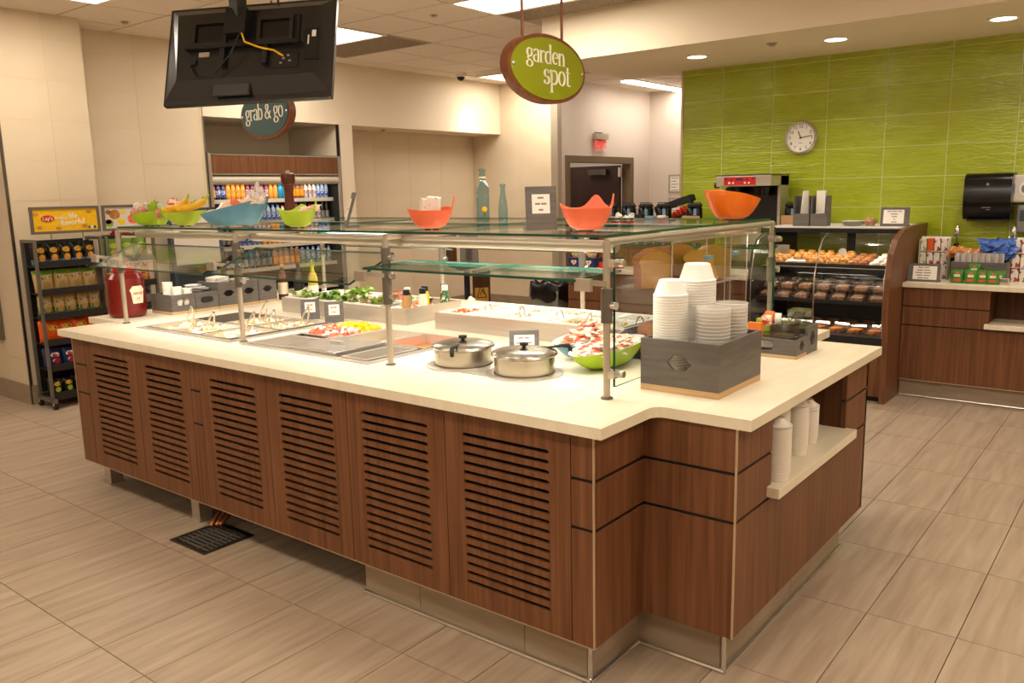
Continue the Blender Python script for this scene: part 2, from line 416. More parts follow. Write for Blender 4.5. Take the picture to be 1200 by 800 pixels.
wa = wall('wall_left_pillar', XLA-.06, XLA, YLA0+.05, YLA1, 0, CZ, 'wall_joint')
tile_wall(wa, 'x', XLA, 1, YLA0+.004, YLA1, .155, CZ, au=3.13, **TA)
wall('wall_left_return', XL-.1, XLA-.061, YLA1-.06, YLA1, 0, CZ)
wb = wall('wall_left', XL-.06, XL, YLA1+.001, 4.70, 0, CZ, 'wall_joint')
tile_wall(wb, 'x', XL, 1, YLA1+.001, 4.70, .155, CZ, au=4.06, **TA)
# soffit above cooler and alcove
wall('wall_left_soffit', -8.35, XL+.012, 4.701, PY1-.001, 2.375, CZ)
# cooler recess
wall('wall_recess_back', -8.4, -8.34, 4.6, 6.4, 0, 2.375)
wall('wall_recess_side', -8.339, XL-.061, 4.64, 4.70, 0, 2.374)
wall('wall_left_pilaster', -8.339, XL+.012, 6.372, 6.57, 0, 2.374)
# alcove
wl = wall('wall_alcove_back', -8.01, -7.95, 6.571, PY1, 0, 2.374, 'wall_joint')
tile_wall(wl, 'x', -7.95, 1, 6.571, PY1, .155, 2.374, au=6.75, **TA)
wp = wall('wall_back_alcove', -8.0, XC, PY1+.001, PY1+.08, 0, CZ, 'wall_joint')
tile_wall(wp, 'y', PY1+.001, -1, -7.94, XC-.02, .155, CZ, au=XC-.02, **TA)
# corridor wall with door opening
DY0, DY1, DZ = 9.42, 11.2, 2.06
wc = group_empty('wall_corridor')
for nm, a in (('wall_panel', (PY1+.081, DY0, 0, CZ)), ('wall_panel', (DY1, YEND, 0, CZ)), ('wall_panel', (DY0, DY1, DZ, CZ))):
    MB().box(XC-.12, XC, a[0], a[1], a[2], a[3]).obj(nm, 'wall_paint', wc)
wall('wall_back', XC-.12, GX0+.2, YEND+.001, YEND+.08, 0, CZ, 'wall_paint')
wall('wall_corridor_right', GX0, GX0+.1, GY+.151, YEND, 0, CZ, 'wall_paint')
wr = group_empty('wall_store_room')
MB().box(-8.6, -8.5, PY1+.09, 12.3, 0, CZ).obj('wall_panel', 'wall_paint', wr)
MB().box(-8.5, XC-.13, 12.2, 12.3, 0, CZ).obj('wall_panel', 'wall_paint', wr)
area('store_room_fill', (-7.6, 10.4, 2.9), .6, .6, 26, col=(1, .94, .88))  # added fill with no fitting, brightens the white wall beyond the door
# green tiled wall
wg = wall('wall_green', GX0, XR, GY, GY+.15, 0, SOFZ, 'green_grout')
tile_wall(wg, 'y', GY, -1, GX0, XR-.05, .70, SOFZ-.001, .47, .242, -1.934, 1.41-.242*4, 'green_tile', gap=.006, th=.002)
wall('wall_right', XR, XR+.1, YB, GY+.15, 0, CZ)
wall('wall_front', -9.6, XR, YB-.1, YB, 0, CZ)
wall('wall_far_left', -9.7, -9.6, YB, 2.8, 0, CZ)
# soffit over the coffee and bakery counters
sof = struct(MB().box(-4.4, XR, SOFY, GY+.15, SOFZ, CZ).obj('trim_1', 'wall_cream'))
tag(sof, 'cream boxed soffit over the green tiled wall with round downlights', 'soffit', kind='structure')
# baseboards: long tiles
def baseb(name, axis, const, sgn, u0, u1, h=.155, th=.012):
    g = group_empty(name); u = u0
    while u < u1-.02:
        v = min(u+.61, u1)
        if axis == 'x': MB().box(min(const, const+sgn*th), max(const, const+sgn*th), u+.001, v-.001, 0, h).obj('tile', 'base_tile', g)
        else: MB().box(u+.001, v-.001, min(const, const+sgn*th), max(const, const+sgn*th), 0, h).obj('tile', 'base_tile', g)
        u = v
    return g
baseb('baseboard_front', 'y', YLA0-.0005, -1, -9.4, XLA-.004)
baseb('baseboard_left', 'x', XLA+.0005, 1, YLA0, YLA1)
baseb('baseboard_left_wall', 'x', XL+.0005, 1, YLA1+.01, 4.69)
baseb('baseboard_alcove', 'x', -7.9495, 1, 6.58, PY1-.02)
baseb('baseboard_back', 'y', PY1, -1, -7.93, XC-.01)
# metal corner guards
struct(MB().box(XLA-.012, XLA+.006, YLA0-.007, YLA0+.012, 0, CZ).obj('trim_2', 'steel_dark'))
struct(MB().box(XC-.10, XC+.008, PY1-.012, PY1+.08, 0, CZ).obj('trim_3', 'alu'))
struct(MB().box(GX0-.008, GX0+.012, GY-.01, GY+.012, 0, SOFZ).obj('trim_4', 'strip_metal'))
struct(MB().box(XL-.03, XL+.004, 4.69, 4.706, 0, 2.374).obj('trim_5', 'steel_bright'))
struct(MB().box(XL-.03, XL+.016, 6.364, 6.376, 0, 2.374).obj('trim_6', 'steel_dark'))
# ---- ceiling: slab and lay-in tiles
ceil = struct(MB().box(-9.6, XR, YB, 12.4, CZ, CZ+.06).obj('ceiling', 'tbar'))
CPX, CPY = .64, .6
FIX = [(x-CPX, x+CPX, y-CPY/2, y+CPY/2) for x, y in TROFFERS]+[(x-CPX/2, x+CPX/2, y-CPY, y+CPY) for x, y in TROFFERS_Y]
VENT = [(-7.13, -5.85, 5.66, 6.26), (-4.57, -3.29, 5.66, SOFY-.005)]
FIX += VENT
ct = MB().box(.011, CPX-.011, .011, CPY-.011, -.006, 0).mesh('ceiling_tile', 'ceiling_tile')
far_tiles = MB()
for i in range(-8, 14):
    for j in range(-15, 11):
        x, y = -5.21+i*CPX, 5.66+j*CPY
        if x+CPX > XR or y < YB or y+CPY > 12.2 or x < -9.6: continue
        if any(x < b-.05 and x+CPX > a+.05 and y < d-.05 and y+CPY > c+.05 for a, b, c, d in FIX): continue
        if x+CPX > -4.4+.1 and y+CPY > SOFY-.05 and y < GY: continue
        if x < XL-.4 and y > 2.5: continue
        q = proj((x+.3, y+.3, CZ))
        if q[2] > .3 and -80 < q[0] < 1280 and -60 < q[1] < 400 and not (x > GX0 and y > 6): place(ct, 'tile', ceil, (x, y, CZ))
        else: far_tiles.box(x+.011, x+CPX-.011, y+.011, y+CPY-.011, CZ-.006, CZ)
stuff(far_tiles.obj('tile_field', 'ceiling_tile', ceil))
def mk_troffer():
    t = thing('ceiling_light', 'bright rectangular fluorescent ceiling light in the tile grid', 'light')
    f = MB()
    for a in ((-.635, .635, -.295, -.262), (-.635, .635, .262, .295), (-.635, -.602, -.262, .262), (.602, .635, -.262, .262)): f.box(a[0], a[1], a[2], a[3], -.016, 0)
    f.obj('frame', 'white', t); MB().box(-.602, .602, -.262, .262, -.012, -.004).obj('diffuser', 'lamp', t)
    return t
tp = Proto(mk_troffer)
LT = {0: 'bright ceiling light next to the dark grille by the cooler soffit', 1: 'bright ceiling light next to the grille against the tall soffit', 2: 'bright ceiling light over the alcove corner near the dome camera'}
for i, (x, y) in enumerate(TROFFERS): tp.at((x, y, CZ), label=LT.get(i, 'bright rectangular fluorescent ceiling light in the tile grid'), group='fluorescent ceiling lights')
for x, y in TROFFERS_Y: tp.at((x, y, CZ), PI/2, label='bright ceiling light beside the cream pillar above the snack racks', group='fluorescent ceiling lights')
# matching: distinct labels by neighbour
for (a, b, c, d), lab in zip(VENT, ('dark perforated ceiling grille beside the light near the cooler', 'dark perforated ceiling grille beside the light against the soffit')):
    v = thing('ceiling_vent', lab, 'vent', ((a+b)/2, (c+d)/2, CZ))
    W_, D_ = (b-a)/2, (d-c)/2; f = MB()
    for q in ((-W_+.01, W_-.01, -D_+.01, -D_+.03), (-W_+.01, W_-.01, D_-.03, D_-.01), (-W_+.01, -W_+.03, -D_+.03, D_-.03), (W_-.03, W_-.01, -D_+.03, D_-.03)): f.box(*q, -.012, 0)
    f.obj('frame', 'tbar', v)
    mat('perforated', '7d6e5c', .9, c2='a08f78', scale=(60, 60, 60), detail=2)
    MB().box(-W_+.03, W_-.03, -D_+.03, D_-.03, -.008, -.001).obj('perforated_panel', 'perforated', v)
def mk_can():
    t = thing('downlight', 'round recessed downlight in the soffit above the green wall', 'light')
    MB().lathe([(.1, -.001), (.1, -.008), (.078, -.008), (.078, -.001)], 28, cap=False).obj('trim_ring', 'white', t, smooth=True)
    MB().lathe([(0.001, -.003), (.078, -.004)], 28).obj('lens', 'lamp', t)
    return t
cp = Proto(mk_can)
for x in (-3.25, -2.125, -1.03, .06): cp.at((x, 6.665, SOFZ), group='soffit downlights')
# corridor strip light, built as three lenses in one housing
t = thing('strip_light', 'long narrow fluorescent strip light on the corridor ceiling', 'light', (-5.94, 10.9, CZ))
MB().box(-.09, .09, -.84, .84, -.02, 0).obj('housing', 'white', t)
for k in range(3): MB().box(-.075, .075, -.82+k*.55, -.28+k*.55, -.04, -.02).obj('lens', 'lamp', t)
t = thing('security_camera', 'small white dome security camera on the ceiling near the alcove', 'camera', (-7.05, 8.02, CZ))
MB().lathe([(.07, 0), (.07, -.05), (.05, -.055)], 20).obj('housing', 'white', t, smooth=True)
MB().ball((0, 0, -.055), .05, .05, .045, 16, 8).obj('dome', 'black_gloss', t, smooth=True)
sp = Proto(lambda: (lambda t: (MB().lathe([(.04, 0), (.04, -.006), (.02, -.01), (.02, -.02), (.03, -.022), (.001, -.024)], 16).obj('plate', 'alu', t, smooth=True), t)[1])(thing('sprinkler', 'small round sprinkler cover on the ceiling', 'sprinkler')))
for p in ((-4.95, 5.32, CZ), (-6.95, 3.75, CZ)): sp.at(p, group='ceiling sprinklers')
sp.at((-2.55, 6.5, SOFZ), label='small round sprinkler cover in the soffit between two downlights')
sp.at((-7.7, 7.3, 2.375), label='small round sprinkler cover under the alcove soffit')
# ---- door with frame
d = group_empty('door_1')
f = MB(); J = .09
f.box(XC-.13, XC+.02, DY0, DY0+J, 0, DZ); f.box(XC-.13, XC+.02, DY1-J, DY1, 0, DZ); f.box(XC-.13, XC+.02, DY0+J, DY1-J, DZ-J, DZ)
f.obj('door_frame', 'frame_brown', d)
leaf = MB().box(XC-1.10, XC-.135, DY1-.15, DY1-.105, .01, DZ-J-.02).obj('leaf', 'door_brown', d)
MB().box(XC-.66, XC-.34, DY1-.21, DY1-.152, 1.82, 1.90).obj('closer', 'steel_dark', leaf)
for z in (.25, 1.0, 1.78): MB().box(XC-.15, XC-.10, DY1-.175, DY1-.151, z, z+.14).obj('hinge', 'steel_bright', leaf)
MB().box(XC-1.04, XC-1.0, DY1-.2, DY1-.151, 1.0, 1.16).obj('handle', 'steel_bright', leaf)
t = thing('exit_sign', 'red illuminated exit sign with grey housing above the brown door', 'sign', (XC, 10.25, 2.18))
MB().box(.005, .07, -.16, .16, .11, .19).obj('housing', 'alu', t); MB().box(.0, .005, -.1, .1, .12, .21).obj('bracket', 'black', t)
filmmat('exit_panel', 'ffc4b8', .35); MB().box(.03, .038, -.15, .15, -.05, .11).obj('panel', 'exit_panel', t)
text('EXIT', .15, 'red_glow', t, (.0392, 0, .03), (PI/2, 0, PI/2), bold=.002)
def frame_notice(name, lab, x, z, w, h, y=YEND):
    t = thing(name, lab, 'notice', (x, y, z)); b = .02
    f = MB(); f.box(-w/2, w/2, -.015, 0, -h/2, -h/2+b); f.box(-w/2, w/2, -.015, 0, h/2-b, h/2); f.box(-w/2, -w/2+b, -.015, 0, -h/2+b, h/2-b); f.box(w/2-b, w/2, -.015, 0, -h/2+b, h/2-b)
    f.obj('frame', 'alu', t); MB().box(-w/2+b, w/2-b, -.006, 0, -h/2+b, h/2-b).obj('sheet', 'paper', t)
    for k in range(5): MB().box(-w/2+b+.02, w/2-b-.02-.03*(k % 2), -.007, -.006, h/2-b-.04-k*.045, h/2-b-.03-k*.045).obj('print_line', 'print_grey', t)
p1 = py_(791, 215, YEND); frame_notice('framed_notice', 'upper grey framed paper notice beside the green wall end', p1.x, p1.z, .2, .27)
p1 = py_(791, 241, YEND); frame_notice('framed_notice', 'lower grey framed paper notice beside the green wall end', p1.x, p1.z, .2, .24)
# board on the wall at the far left
p1 = py_(7, 398, YLA0); t = thing('notice_board', 'grey framed board on the cream wall beside the pillar corner', 'board', (p1.x, YLA0-.005, p1.z))
MB().box(-.9, -.03, -.02, 0, .03, 1.05).obj('panel', 'steel_dark', t)
f = MB(); f.box(-.93, 0, -.03, 0, 0, .03); f.box(-.93, 0, -.03, 0, 1.05, 1.08); f.box(-.03, 0, -.03, 0, .03, 1.05); f.box(-.93, -.9, -.03, 0, .03, 1.05); f.obj('frame', 'collar_grey', t)
# ================================================================== SERVING ISLAND (cabinet carcass)
FY, RX, WY, EX = 2.076, -1.332, 2.387, -1.006        # front plane, main right side, wing front, wing end
LX, LWX, MID = -4.745, -5.08, 3.095
BYM, BYW = 2*MID-FY, 2*MID-WY
PZ0, PZ1 = .157, .862
isl = thing('serving_island', 'long walnut serving island with slotted door panels under a cream counter', 'counter', (0, 0, 0))
def slotted(x0, x1, z0, z1, sx0, sx1, zs, hs, y0, y1):
    b = MB(); h = hs/2; prev = z0; n = 6
    for zc in sorted(zs):
        b.prism([(x0, prev), (x1, prev), (x1, zc-h), (x0, zc-h)], 'y', y0, y1)
        la = [(sx0+h-h*math.sin(PI*i/n), zc-h*math.cos(PI*i/n)) for i in range(n+1)]
        ra = [(sx1-h+h*math.sin(PI*i/n), zc-h*math.cos(PI*i/n)) for i in range(n+1)]
        b.prism([(x0, zc-h)]+la+[(x0, zc+h)], 'y', y0, y1)
        b.prism([(x1, zc+h)]+ra[::-1]+[(x1, zc-h)], 'y', y0, y1)
        prev = zc+h
    b.prism([(x0, prev), (x1, prev), (x1, z1), (x0, z1)], 'y', y0, y1)
    return b
doors = [(-4.60, -4.066), (-4.066, -3.572), (-3.494, -2.982), (-2.982, -2.47), (-2.47, -1.952), (-1.952, -1.418)]
zs = [.24+.0338*k for k in range(17)]
for a, b in doors:
    slotted(a+.002, b-.002, PZ0, PZ1, a+.085, b-.085, zs, .0142, FY, FY+.014).obj('slotted_door', 'walnut', isl)
MB().box(LX+.02, RX-.02, FY+.03, FY+.034, PZ0, PZ1).obj('backing', 'black', isl)
ROWS = [(PZ0, .547), (.558, .7085), (.7195, PZ1)]
def stack(axis, const, sgn, u0, u1, rows=ROWS, th=.018):
    for z0, z1 in rows:
        b = MB(); t0, t1 = (const, const+sgn*th) if sgn > 0 else (const-th, const)
        if axis == 'y': b.box(u0, u1, t0, t1, z0, z1)
        else: b.box(t0, t1, u0, u1, z0, z1)
        b.obj('wood_panel', 'walnut', isl)
def bk(*a): MB().box(*a).obj('reveal', 'black', isl)
stack('y', FY, 1, LX, -4.6015); stack('y', FY, 1, -3.5705, -3.4955); stack('y', FY, 1, -1.4165, RX-.004)
stack('x', RX, -1, FY+.004, WY-.0); stack('y', WY, 1, RX, EX-.004)
bk(RX-.024, RX-.005, FY+.006, WY, PZ0+.002, PZ1-.002); bk(RX-.02, EX-.006, WY+.005, WY+.024, PZ0+.002, PZ1-.002); bk(-1.4155, RX-.006, FY+.005, FY+.017, PZ0+.002, PZ1-.002); bk(-3.5695, -3.4965, FY+.005, FY+.017, PZ0+.002, PZ1-.002); bk(LX+.001, -4.6025, FY+.005, FY+.017, PZ0+.002, PZ1-.002)
N0, N1 = 2.68, 3.50
stack('x', EX, -1, WY+.004, N0, ROWS); stack('x', EX, -1, N1, BYW, ROWS[1:]); stack('x', EX, -1, N0, BYW, [(PZ0, .547)])
bk(EX-.024, EX-.005, WY+.006, N0-.002, PZ0+.002, PZ1-.002); bk(EX-.024, EX-.005, N1+.002, BYW-.006, PZ0+.002, PZ1-.002); bk(EX-.024, EX-.019, N0, N1, PZ0+.002, .546)
# niche lining
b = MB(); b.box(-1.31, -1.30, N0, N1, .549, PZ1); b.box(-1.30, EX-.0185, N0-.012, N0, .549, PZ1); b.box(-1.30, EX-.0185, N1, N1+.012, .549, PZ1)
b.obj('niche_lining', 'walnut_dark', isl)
MB().bbox(-1.30, -.962, 2.645, 3.515, .562, .598, .002).obj('niche_shelf', 'quartz', isl)
# back and left sides
b = MB(); b.box(LX, RX, BYM-.018, BYM, PZ0, PZ1); b.box(RX-.018, RX, BYW, BYM-.018, PZ0, PZ1); b.box(RX, EX, BYW-.018, BYW, PZ0, PZ1); b.obj('back_panel', 'walnut', isl)
b = MB(); b.box(LX, LX+.018, FY+.019, WY, PZ0, PZ1); b.box(LWX, LX, WY, WY+.018, PZ0, PZ1); b.box(LWX, LWX+.018, WY+.018, BYW-.018, PZ0, PZ1); b.box(LWX, LX, BYW-.018, BYW, PZ0, PZ1); b.box(LX, LX+.018, BYW, BYM-.018, PZ0, PZ1); b.obj('end_panel', 'walnut', isl)
b = MB(); b.box(LX+.02, RX-.02, FY+.035, BYM-.02, PZ0+.0, PZ0+.012); b.box(LWX+.02, EX-.03, WY+.03, BYW-.02, PZ0+.001, PZ0+.011); b.obj('bottom_board', 'black_soft', isl)
# corner strips
for x, y in ((RX, FY), (EX, WY), (LX, FY)):
    MB().box(x-.0045, x+.0015, y-.0015, y+.0045, PZ0, PZ1).obj('corner_strip', 'strip_metal', isl)
MB().box(LX, RX, FY-.001, FY+.018, PZ0-.004, PZ0).obj('bottom_strip', 'strip_metal', isl)
# tiled toe kick
KY, KX, KWY, KEX = FY+.05, RX-.05, WY+.05, EX-.05
def ktile(*a): MB().box(*a).obj('tile', 'base_tile', isl)
for u, v in ((-2.467, -2.16), (-2.157, -1.655), (-1.652, KX-.012)): ktile(u, v, KY, KY+.012, 0, PZ0)
ktile(KX-.012, KX, KY+.012, KWY, 0, PZ0); ktile(KX, KEX-.012, KWY, KWY+.012, 0, PZ0)
for u, v in ((KWY+.012, 3.06), (3.063, 3.66)): ktile(KEX-.012, KEX, u, v, 0, PZ0)
ktile(-2.467, -2.455, KY+.013, BYM-.05, 0, PZ0); ktile(-2.45, KX, BYM-.062, BYM-.05, 0, PZ0)
k = MB(); r = .009
for p, q in (((-2.467, KY-r), (KX+r, KY-r)), ((KX+r, KY-r), (KX+r, KWY-r)), ((KX+r, KWY-r), (KEX+r, KWY-r)), ((KEX+r, KWY-r), (KEX+r, 3.67))):
    k.cyl((*p, r), (*q, r), r, 8)
k.obj('floor_trim', 'steel_bright', isl, smooth=True)
for x, y in ((KX+.002, KY-.002), (KEX+.002, KWY-.002)): MB().cyl((x, y, 0), (x, y, PZ0), .009, 10).obj('kick_corner', 'steel_bright', isl, smooth=True)
for x, y in ((-4.69, 2.20), (-3.75, 2.18), (-4.69, 3.9), (-3.75, 3.9)):
    b = MB(); b.box(x-.035, x+.035, y-.035, y+.035, 0, PZ0); b.box(x-.042, x+.042, y-.042, y+.042, 0, .008); b.obj('leg', 'steel', isl)
for dx in (0, .06, .1): 
    MB().tube([(-3.60+dx, 2.30, PZ0), (-3.60+dx, 2.22, .11), (-3.58+dx*.8, 2.12, .018+dx*.25)], .011, 10).obj('drain_pipe', 'copper', isl, smooth=True)
# ---- the continuous worktop with two cut-outs
W1 = (-4.47, -3.62, 2.335, 2.99); W2 = (-3.50, -2.62, 2.335, 3.0)
wt = MB(); T0, T1 = .864, .9; F0, F1 = 2.045, 2*MID-2.045
for x0, x1, y0, y1 in ((-5.17, -4.84, 2.375, 3.815), (-4.84, W1[0], F0, F1), (W1[0], W1[1], F0, W1[2]), (W1[0], W1[1], W1[3], F1), (W1[1], W2[0], F0, F1), (W2[0], W2[1], F0, W2[2]), (W2[0], W2[1], W2[3], F1), (W2[1], -1.287, F0, F1)):
    wt.box(x0, x1, y0, y1, T0, T1)
fil = [(-1.287+.0, 2.335)]+[(-1.287+.04-.04*math.cos(PI/2*i/5), 2.335+.04*math.sin(PI/2*i/5)) for i in range(6)]
wt.prism(fil+[(-.958, 2.375), (-.958, 3.815), (-1.287, 3.815)], 'z', T0, T1)
tag(wt.obj('worktop', 'quartz'), 'cream quartz worktop with notched corners on the walnut island', 'worktop')
TOP = .9
# ---- floor drain
t = thing('floor_drain', 'square dark metal floor drain grate under the island', 'drain', (-3.485, 2.065, 0))
f = MB()
for a in ((-.145, .145, -.135, -.115), (-.145, .145, .115, .135), (-.145, -.125, -.115, .115), (.125, .145, -.115, .115)): f.box(*a, 0, .006)
f.obj('frame', 'steel_dark', t); MB().box(-.125, .125, -.115, .115, .0005, .0015).obj('sump', 'black', t)
for k in range(9): MB().box(-.125, .125, -.105+k*.025, -.093+k*.025, .0015, .005).obj('bar', 'collar_grey', t)
for s in (-.06, .06): MB().box(s-.006, s+.006, -.115, .115, .005, .0065).obj('cross_bar', 'collar_grey', t)
# ================================================================== SNEEZE GUARDS
POSTS = [-4.70, -3.56, -2.52, -1.468]; GF = 2.37; GB = 2*MID-GF; SZ = 1.443
sg = thing('sneeze_guard', 'glass sneeze guard with steel posts and tube lamps over the island', 'guard')
COLZ = {-4.70: (1.19, 1.26), -3.56: (1.17, 1.385), -2.52: (1.155, 1.386), -1.468: (1.161, 1.276)}
for x in POSTS:
    for y in (GF, GB):
        p = MB().cyl((x, y, TOP), (x, y, SZ-.014), .0125).obj('post', 'alu', sg, smooth=True)
        MB().lathe([(.021, 0), (.021, .005), (.0135, .008)], 20, (x, y, TOP)).obj('foot_ring', 'collar_grey', p, smooth=True)
        c0, c1 = COLZ[x]; MB().cyl((x, y, c0), (x, y, c1), .0195, 20).obj('collar', 'collar_grey', p, smooth=True)
        s = -1 if y < MID else 1
        for z in [c0+.03, (c0+c1)/2, c1-.04] if c1-c0 > .15 else [(c0+c1)/2]:
            MB().cyl((x+.015, y+.004, z), (x+.036, y+.004, z), .0135, 14).obj('knob', 'steel_bright', p, smooth=True)
        zb = 1.283 if x != -1.468 else 1.302
        b = MB(); b.obox((x+(.0 if x > -4 else .0), y+s*.075, zb), (1, 0, 0), (0, 1, .15*s), (0, 0, 1), .006, .07, .009); b.obox((x, y+s*.14, zb-.0), (1, 0, 0), (0, 1, 0), (0, 0, 1), .03, .008, .02)
        b.obj('bracket', 'steel', p)
    MB().tube([(x, GF, SZ-.0135), (x, GB, SZ-.0135)], .0125, 12).obj('cross_tube', 'alu', sg, smooth=True)
def glass_quad(a, b, c, d, th=.009, name='glass_pane'):
    a, b, c, d = (Vector(v) for v in (a, b, c, d)); n = (b-a).cross(d-a).normalized()*th/2
    V = [v-n for v in (a, b, c, d)]+[v+n for v in (a, b, c, d)]
    g = MB().add(V, [(0, 3, 2, 1), (4, 5, 6, 7)]).obj(name, 'glass_angled' if name == 'angled_glass' else 'glass', sg)
    e = MB(); cen = (a+b+c+d)/4
    V2 = V; e.add(V2, [(0, 1, 5, 4), (1, 2, 6, 5), (2, 3, 7, 6), (3, 0, 4, 7)]); e.obj('glass_edge', 'green_edge', g)
    return g
zg = SZ+.0045
for y0, y1 in ((GF+.005, MID-.03), (MID+.005, GB)):
    for x0, x1 in ((-4.705, -3.565), (-3.56, -2.525), (-2.52, -1.478)): glass_quad((x0, y0, zg), (x1, y0, zg), (x1, y1, zg), (x0, y1, zg), name='shelf_glass')
for x0, x1, n0, n1 in ((-4.66, -3.60, (2.205, 1.243), (2.44, 1.352)), (-3.50, -2.545, (2.19, 1.252), (2.44, 1.357)), (-2.495, -1.492, (2.22, 1.315), (2.505, 1.322))):
    glass_quad((x0, *n0), (x1, *n0), (x1, *n1), (x0, *n1), name='angled_glass')
    glass_quad((x0, 2*MID-n0[0], n0[1]), (x1, 2*MID-n0[0], n0[1]), (x1, 2*MID-n1[0], n1[1]), (x0, 2*MID-n1[0], n1[1]), name='angled_glass')
glass_quad((-1.448, GF+.015, .94), (-1.448, GB-.02, .94), (-1.448, GB-.02, SZ-.03), (-1.448, GF+.015, SZ-.03), name='end_glass')
for z in (.985, 1.36):
    for y in (GF, GB):
        s = 1 if y < MID else -1
        b = MB(); b.box(-1.476, -1.436, y-.008, y+s*.03 if s > 0 else y+.008, z-.013, z+.013) if s > 0 else b.box(-1.476, -1.436, y-.03, y+.008, z-.013, z+.013)
        b.cyl((-1.436, y+s*.025, z), (-1.415, y+s*.025, z), .012, 14); b.obj('clamp', 'steel_bright', sg)
for x, y in GUARD_LAMPS:
    s = 1 if y < MID else -1; hw = .47
    h = MB().tube([(x-.51, y, 1.408), (x+.51, y, 1.408)], .021, 14).obj('lamp_housing', 'alu', sg, smooth=True)
    MB().box(x-hw, x+hw, y+.002, y+.012, 1.3892, 1.3945).obj('lamp_tube', 'lamp', h)
# ================================================================== THINGS ON THE WORKTOP
SCR = YAW                                             # heading of the photograph's horizontal axis
def rnd(a, b): return random.uniform(a, b)
def pile(name, label, cat, c, rx, ry, h, n, size, mats, rect=False, flat=.6):
    b = MB()
    for i in range(n):
        while True:
            u, v = rnd(-1, 1), rnd(-1, 1)
            if rect or u*u+v*v <= 1: break
        hh = h*(1-(.5*max(abs(u), abs(v))**2 if rect else (u*u+v*v)))*rnd(.35, 1)
        ax = Vector((rnd(-1, 1), rnd(-1, 1), rnd(-.5, .5))).normalized(); az = Vector((rnd(-.5, .5), rnd(-.5, .5), 1)); ay = az.cross(ax).normalized(); az = ax.cross(ay)
        s = size*rnd(.7, 1.3); b.cur = random.randrange(len(mats)); b.obox((c[0]+u*rx, c[1]+v*ry, c[2]+hh), ax, ay, az, s/2, s/2*rnd(.6, 1), s/2*flat)
    b.cur = 0; b.prism([(c[0]+u*rx, c[1]+v*ry) for u, v in ((-1, -1), (1, -1), (1, 1), (-1, 1))] if rect else [(c[0]+rx*math.cos(2*PI*i/16), c[1]+ry*math.sin(2*PI*i/16)) for i in range(16)], 'z', c[2]-.004, c[2]+h*.25)
    return tag(b.obj(name, mats), label, cat, kind='stuff')
def well(name, label, W, cat='food well'):
    x0, x1, y0, y1 = W; t = thing(name, label, cat, ((x0+x1)/2, (y0+y1)/2, TOP)); a, d = (x1-x0)/2, (y1-y0)/2
    r = MB()
    for q in ((-a-.02, a+.02, -d-.02, -d+.02), (-a-.02, a+.02, d-.02, d+.02), (-a-.02, -a+.02, -d+.02, d-.02), (a-.02, a+.02, -d+.02, d-.02)): r.box(*q, .0005, .004)
    r.obj('rim', 'steel', t)
    i = MB(); i.box(-a+.001, -a+.004, -d+.001, d-.001, -.14, .0); i.box(a-.004, a-.001, -d+.001, d-.001, -.14, 0); i.box(-a+.004, a-.004, -d+.001, -d+.004, -.14, 0); i.box(-a+.004, a-.004, d-.004, d-.001, -.14, 0); i.box(-a+.001, a-.001, -d+.001, d-.001, -.144, -.14)
    i.obj('basin', 'steel', t); return t
def pan_mesh(t, w, d, h=.1, m='pan_steel'):
    a, b, r = w/2, d/2, .012
    p = MB()
    for q in ((-a, a, -b, -b+r), (-a, a, b-r, b), (-a, -a+r, -b+r, b-r), (a-r, a, -b+r, b-r)): p.box(*q, 0, .005)
    p.box(-a+r, -a+r+.002, -b+r, b-r, -h, .004); p.box(a-r-.002, a-r, -b+r, b-r, -h, .004); p.box(-a+r, a-r, -b+r, -b+r+.002, -h, .004); p.box(-a+r, a-r, b-r-.002, b-r, -h, .004); p.box(-a+r, a-r, -b+r, b-r, -h-.002, -h)
    return p.obj('pan_body', m, t)
def pan(label, x, y, w, d, z=TOP+.0045, m='pan_steel', h=.1, group=None):
    t = thing('food_pan', label, 'pan', (x, y, z), group=group); pan_mesh(t, w, d, h, m); return t
def mk_tongs():
    t = thing('tongs', 'steel serving tongs resting in a hot food pan', 'tongs')
    for s in (-1, 1): MB().tube([(0, s*.002, .13), (.0, s*.012, .09), (.004, s*.018, .03), (.006, s*.012, 0)], [.004, .005, .005, .003], 6).obj('arm', 'steel_bright', t, smooth=True)
    MB().ball((0, 0, .131), .006, .008, .005, 8, 5).obj('joint', 'steel_dark', t, smooth=True); return t
tongs = Proto(mk_tongs)
well('food_well', 'stainless drop-in hot well with cream dishes and tongs beside the ketchup end', W1)
cw, cd = .27, .30
k = 0
for i, x in enumerate((-4.30, -4.045, -3.78)):
    for j, y in enumerate((2.50, 2.82)):
        if i == 0 and j == 1: continue
        pan('steel pan of pale food in the hot well', x, y, .245, .30, group='pans in the hot well')
        pile('creamy_food', 'pale creamy food filling the pans of the hot well', 'food', (x, y, TOP-.02), .105, .13, .02, 40, .03, ['food_cream', 'glaze'], True)['group'] = 'food in the hot well'
tag(MB().box(-4.45, -4.19, 2.67, 2.97, TOP+.005, TOP+.009).obj('well_cover', 'steel_dark'), 'flat grey cover plate over one corner of the hot well', 'cover')
for x, y, a, tx in ((-4.24, 2.49, 2.6, .5), (-4.02, 2.47, 2.7, .6), (-4.06, 2.83, 2.9, .45), (-3.84, 2.74, 2.4, .7), (-3.72, 2.86, 2.6, .6), (-3.76, 2.53, 2.9, .5)):
    tongs.at((x, y, TOP+.002), rot=(tx*.3, -tx, a), group='tongs in the hot well')
well('food_well', 'stainless drop-in cold well with tomatoes and corn beside the soup pots', W2)
XS = (-3.345, -3.06, -2.775); YS = (2.505, 2.835)
pw, pd = .275, .31
pan('empty deep steel pan in the cold well', XS[0], YS[0]-.03, pw, pd-.06)
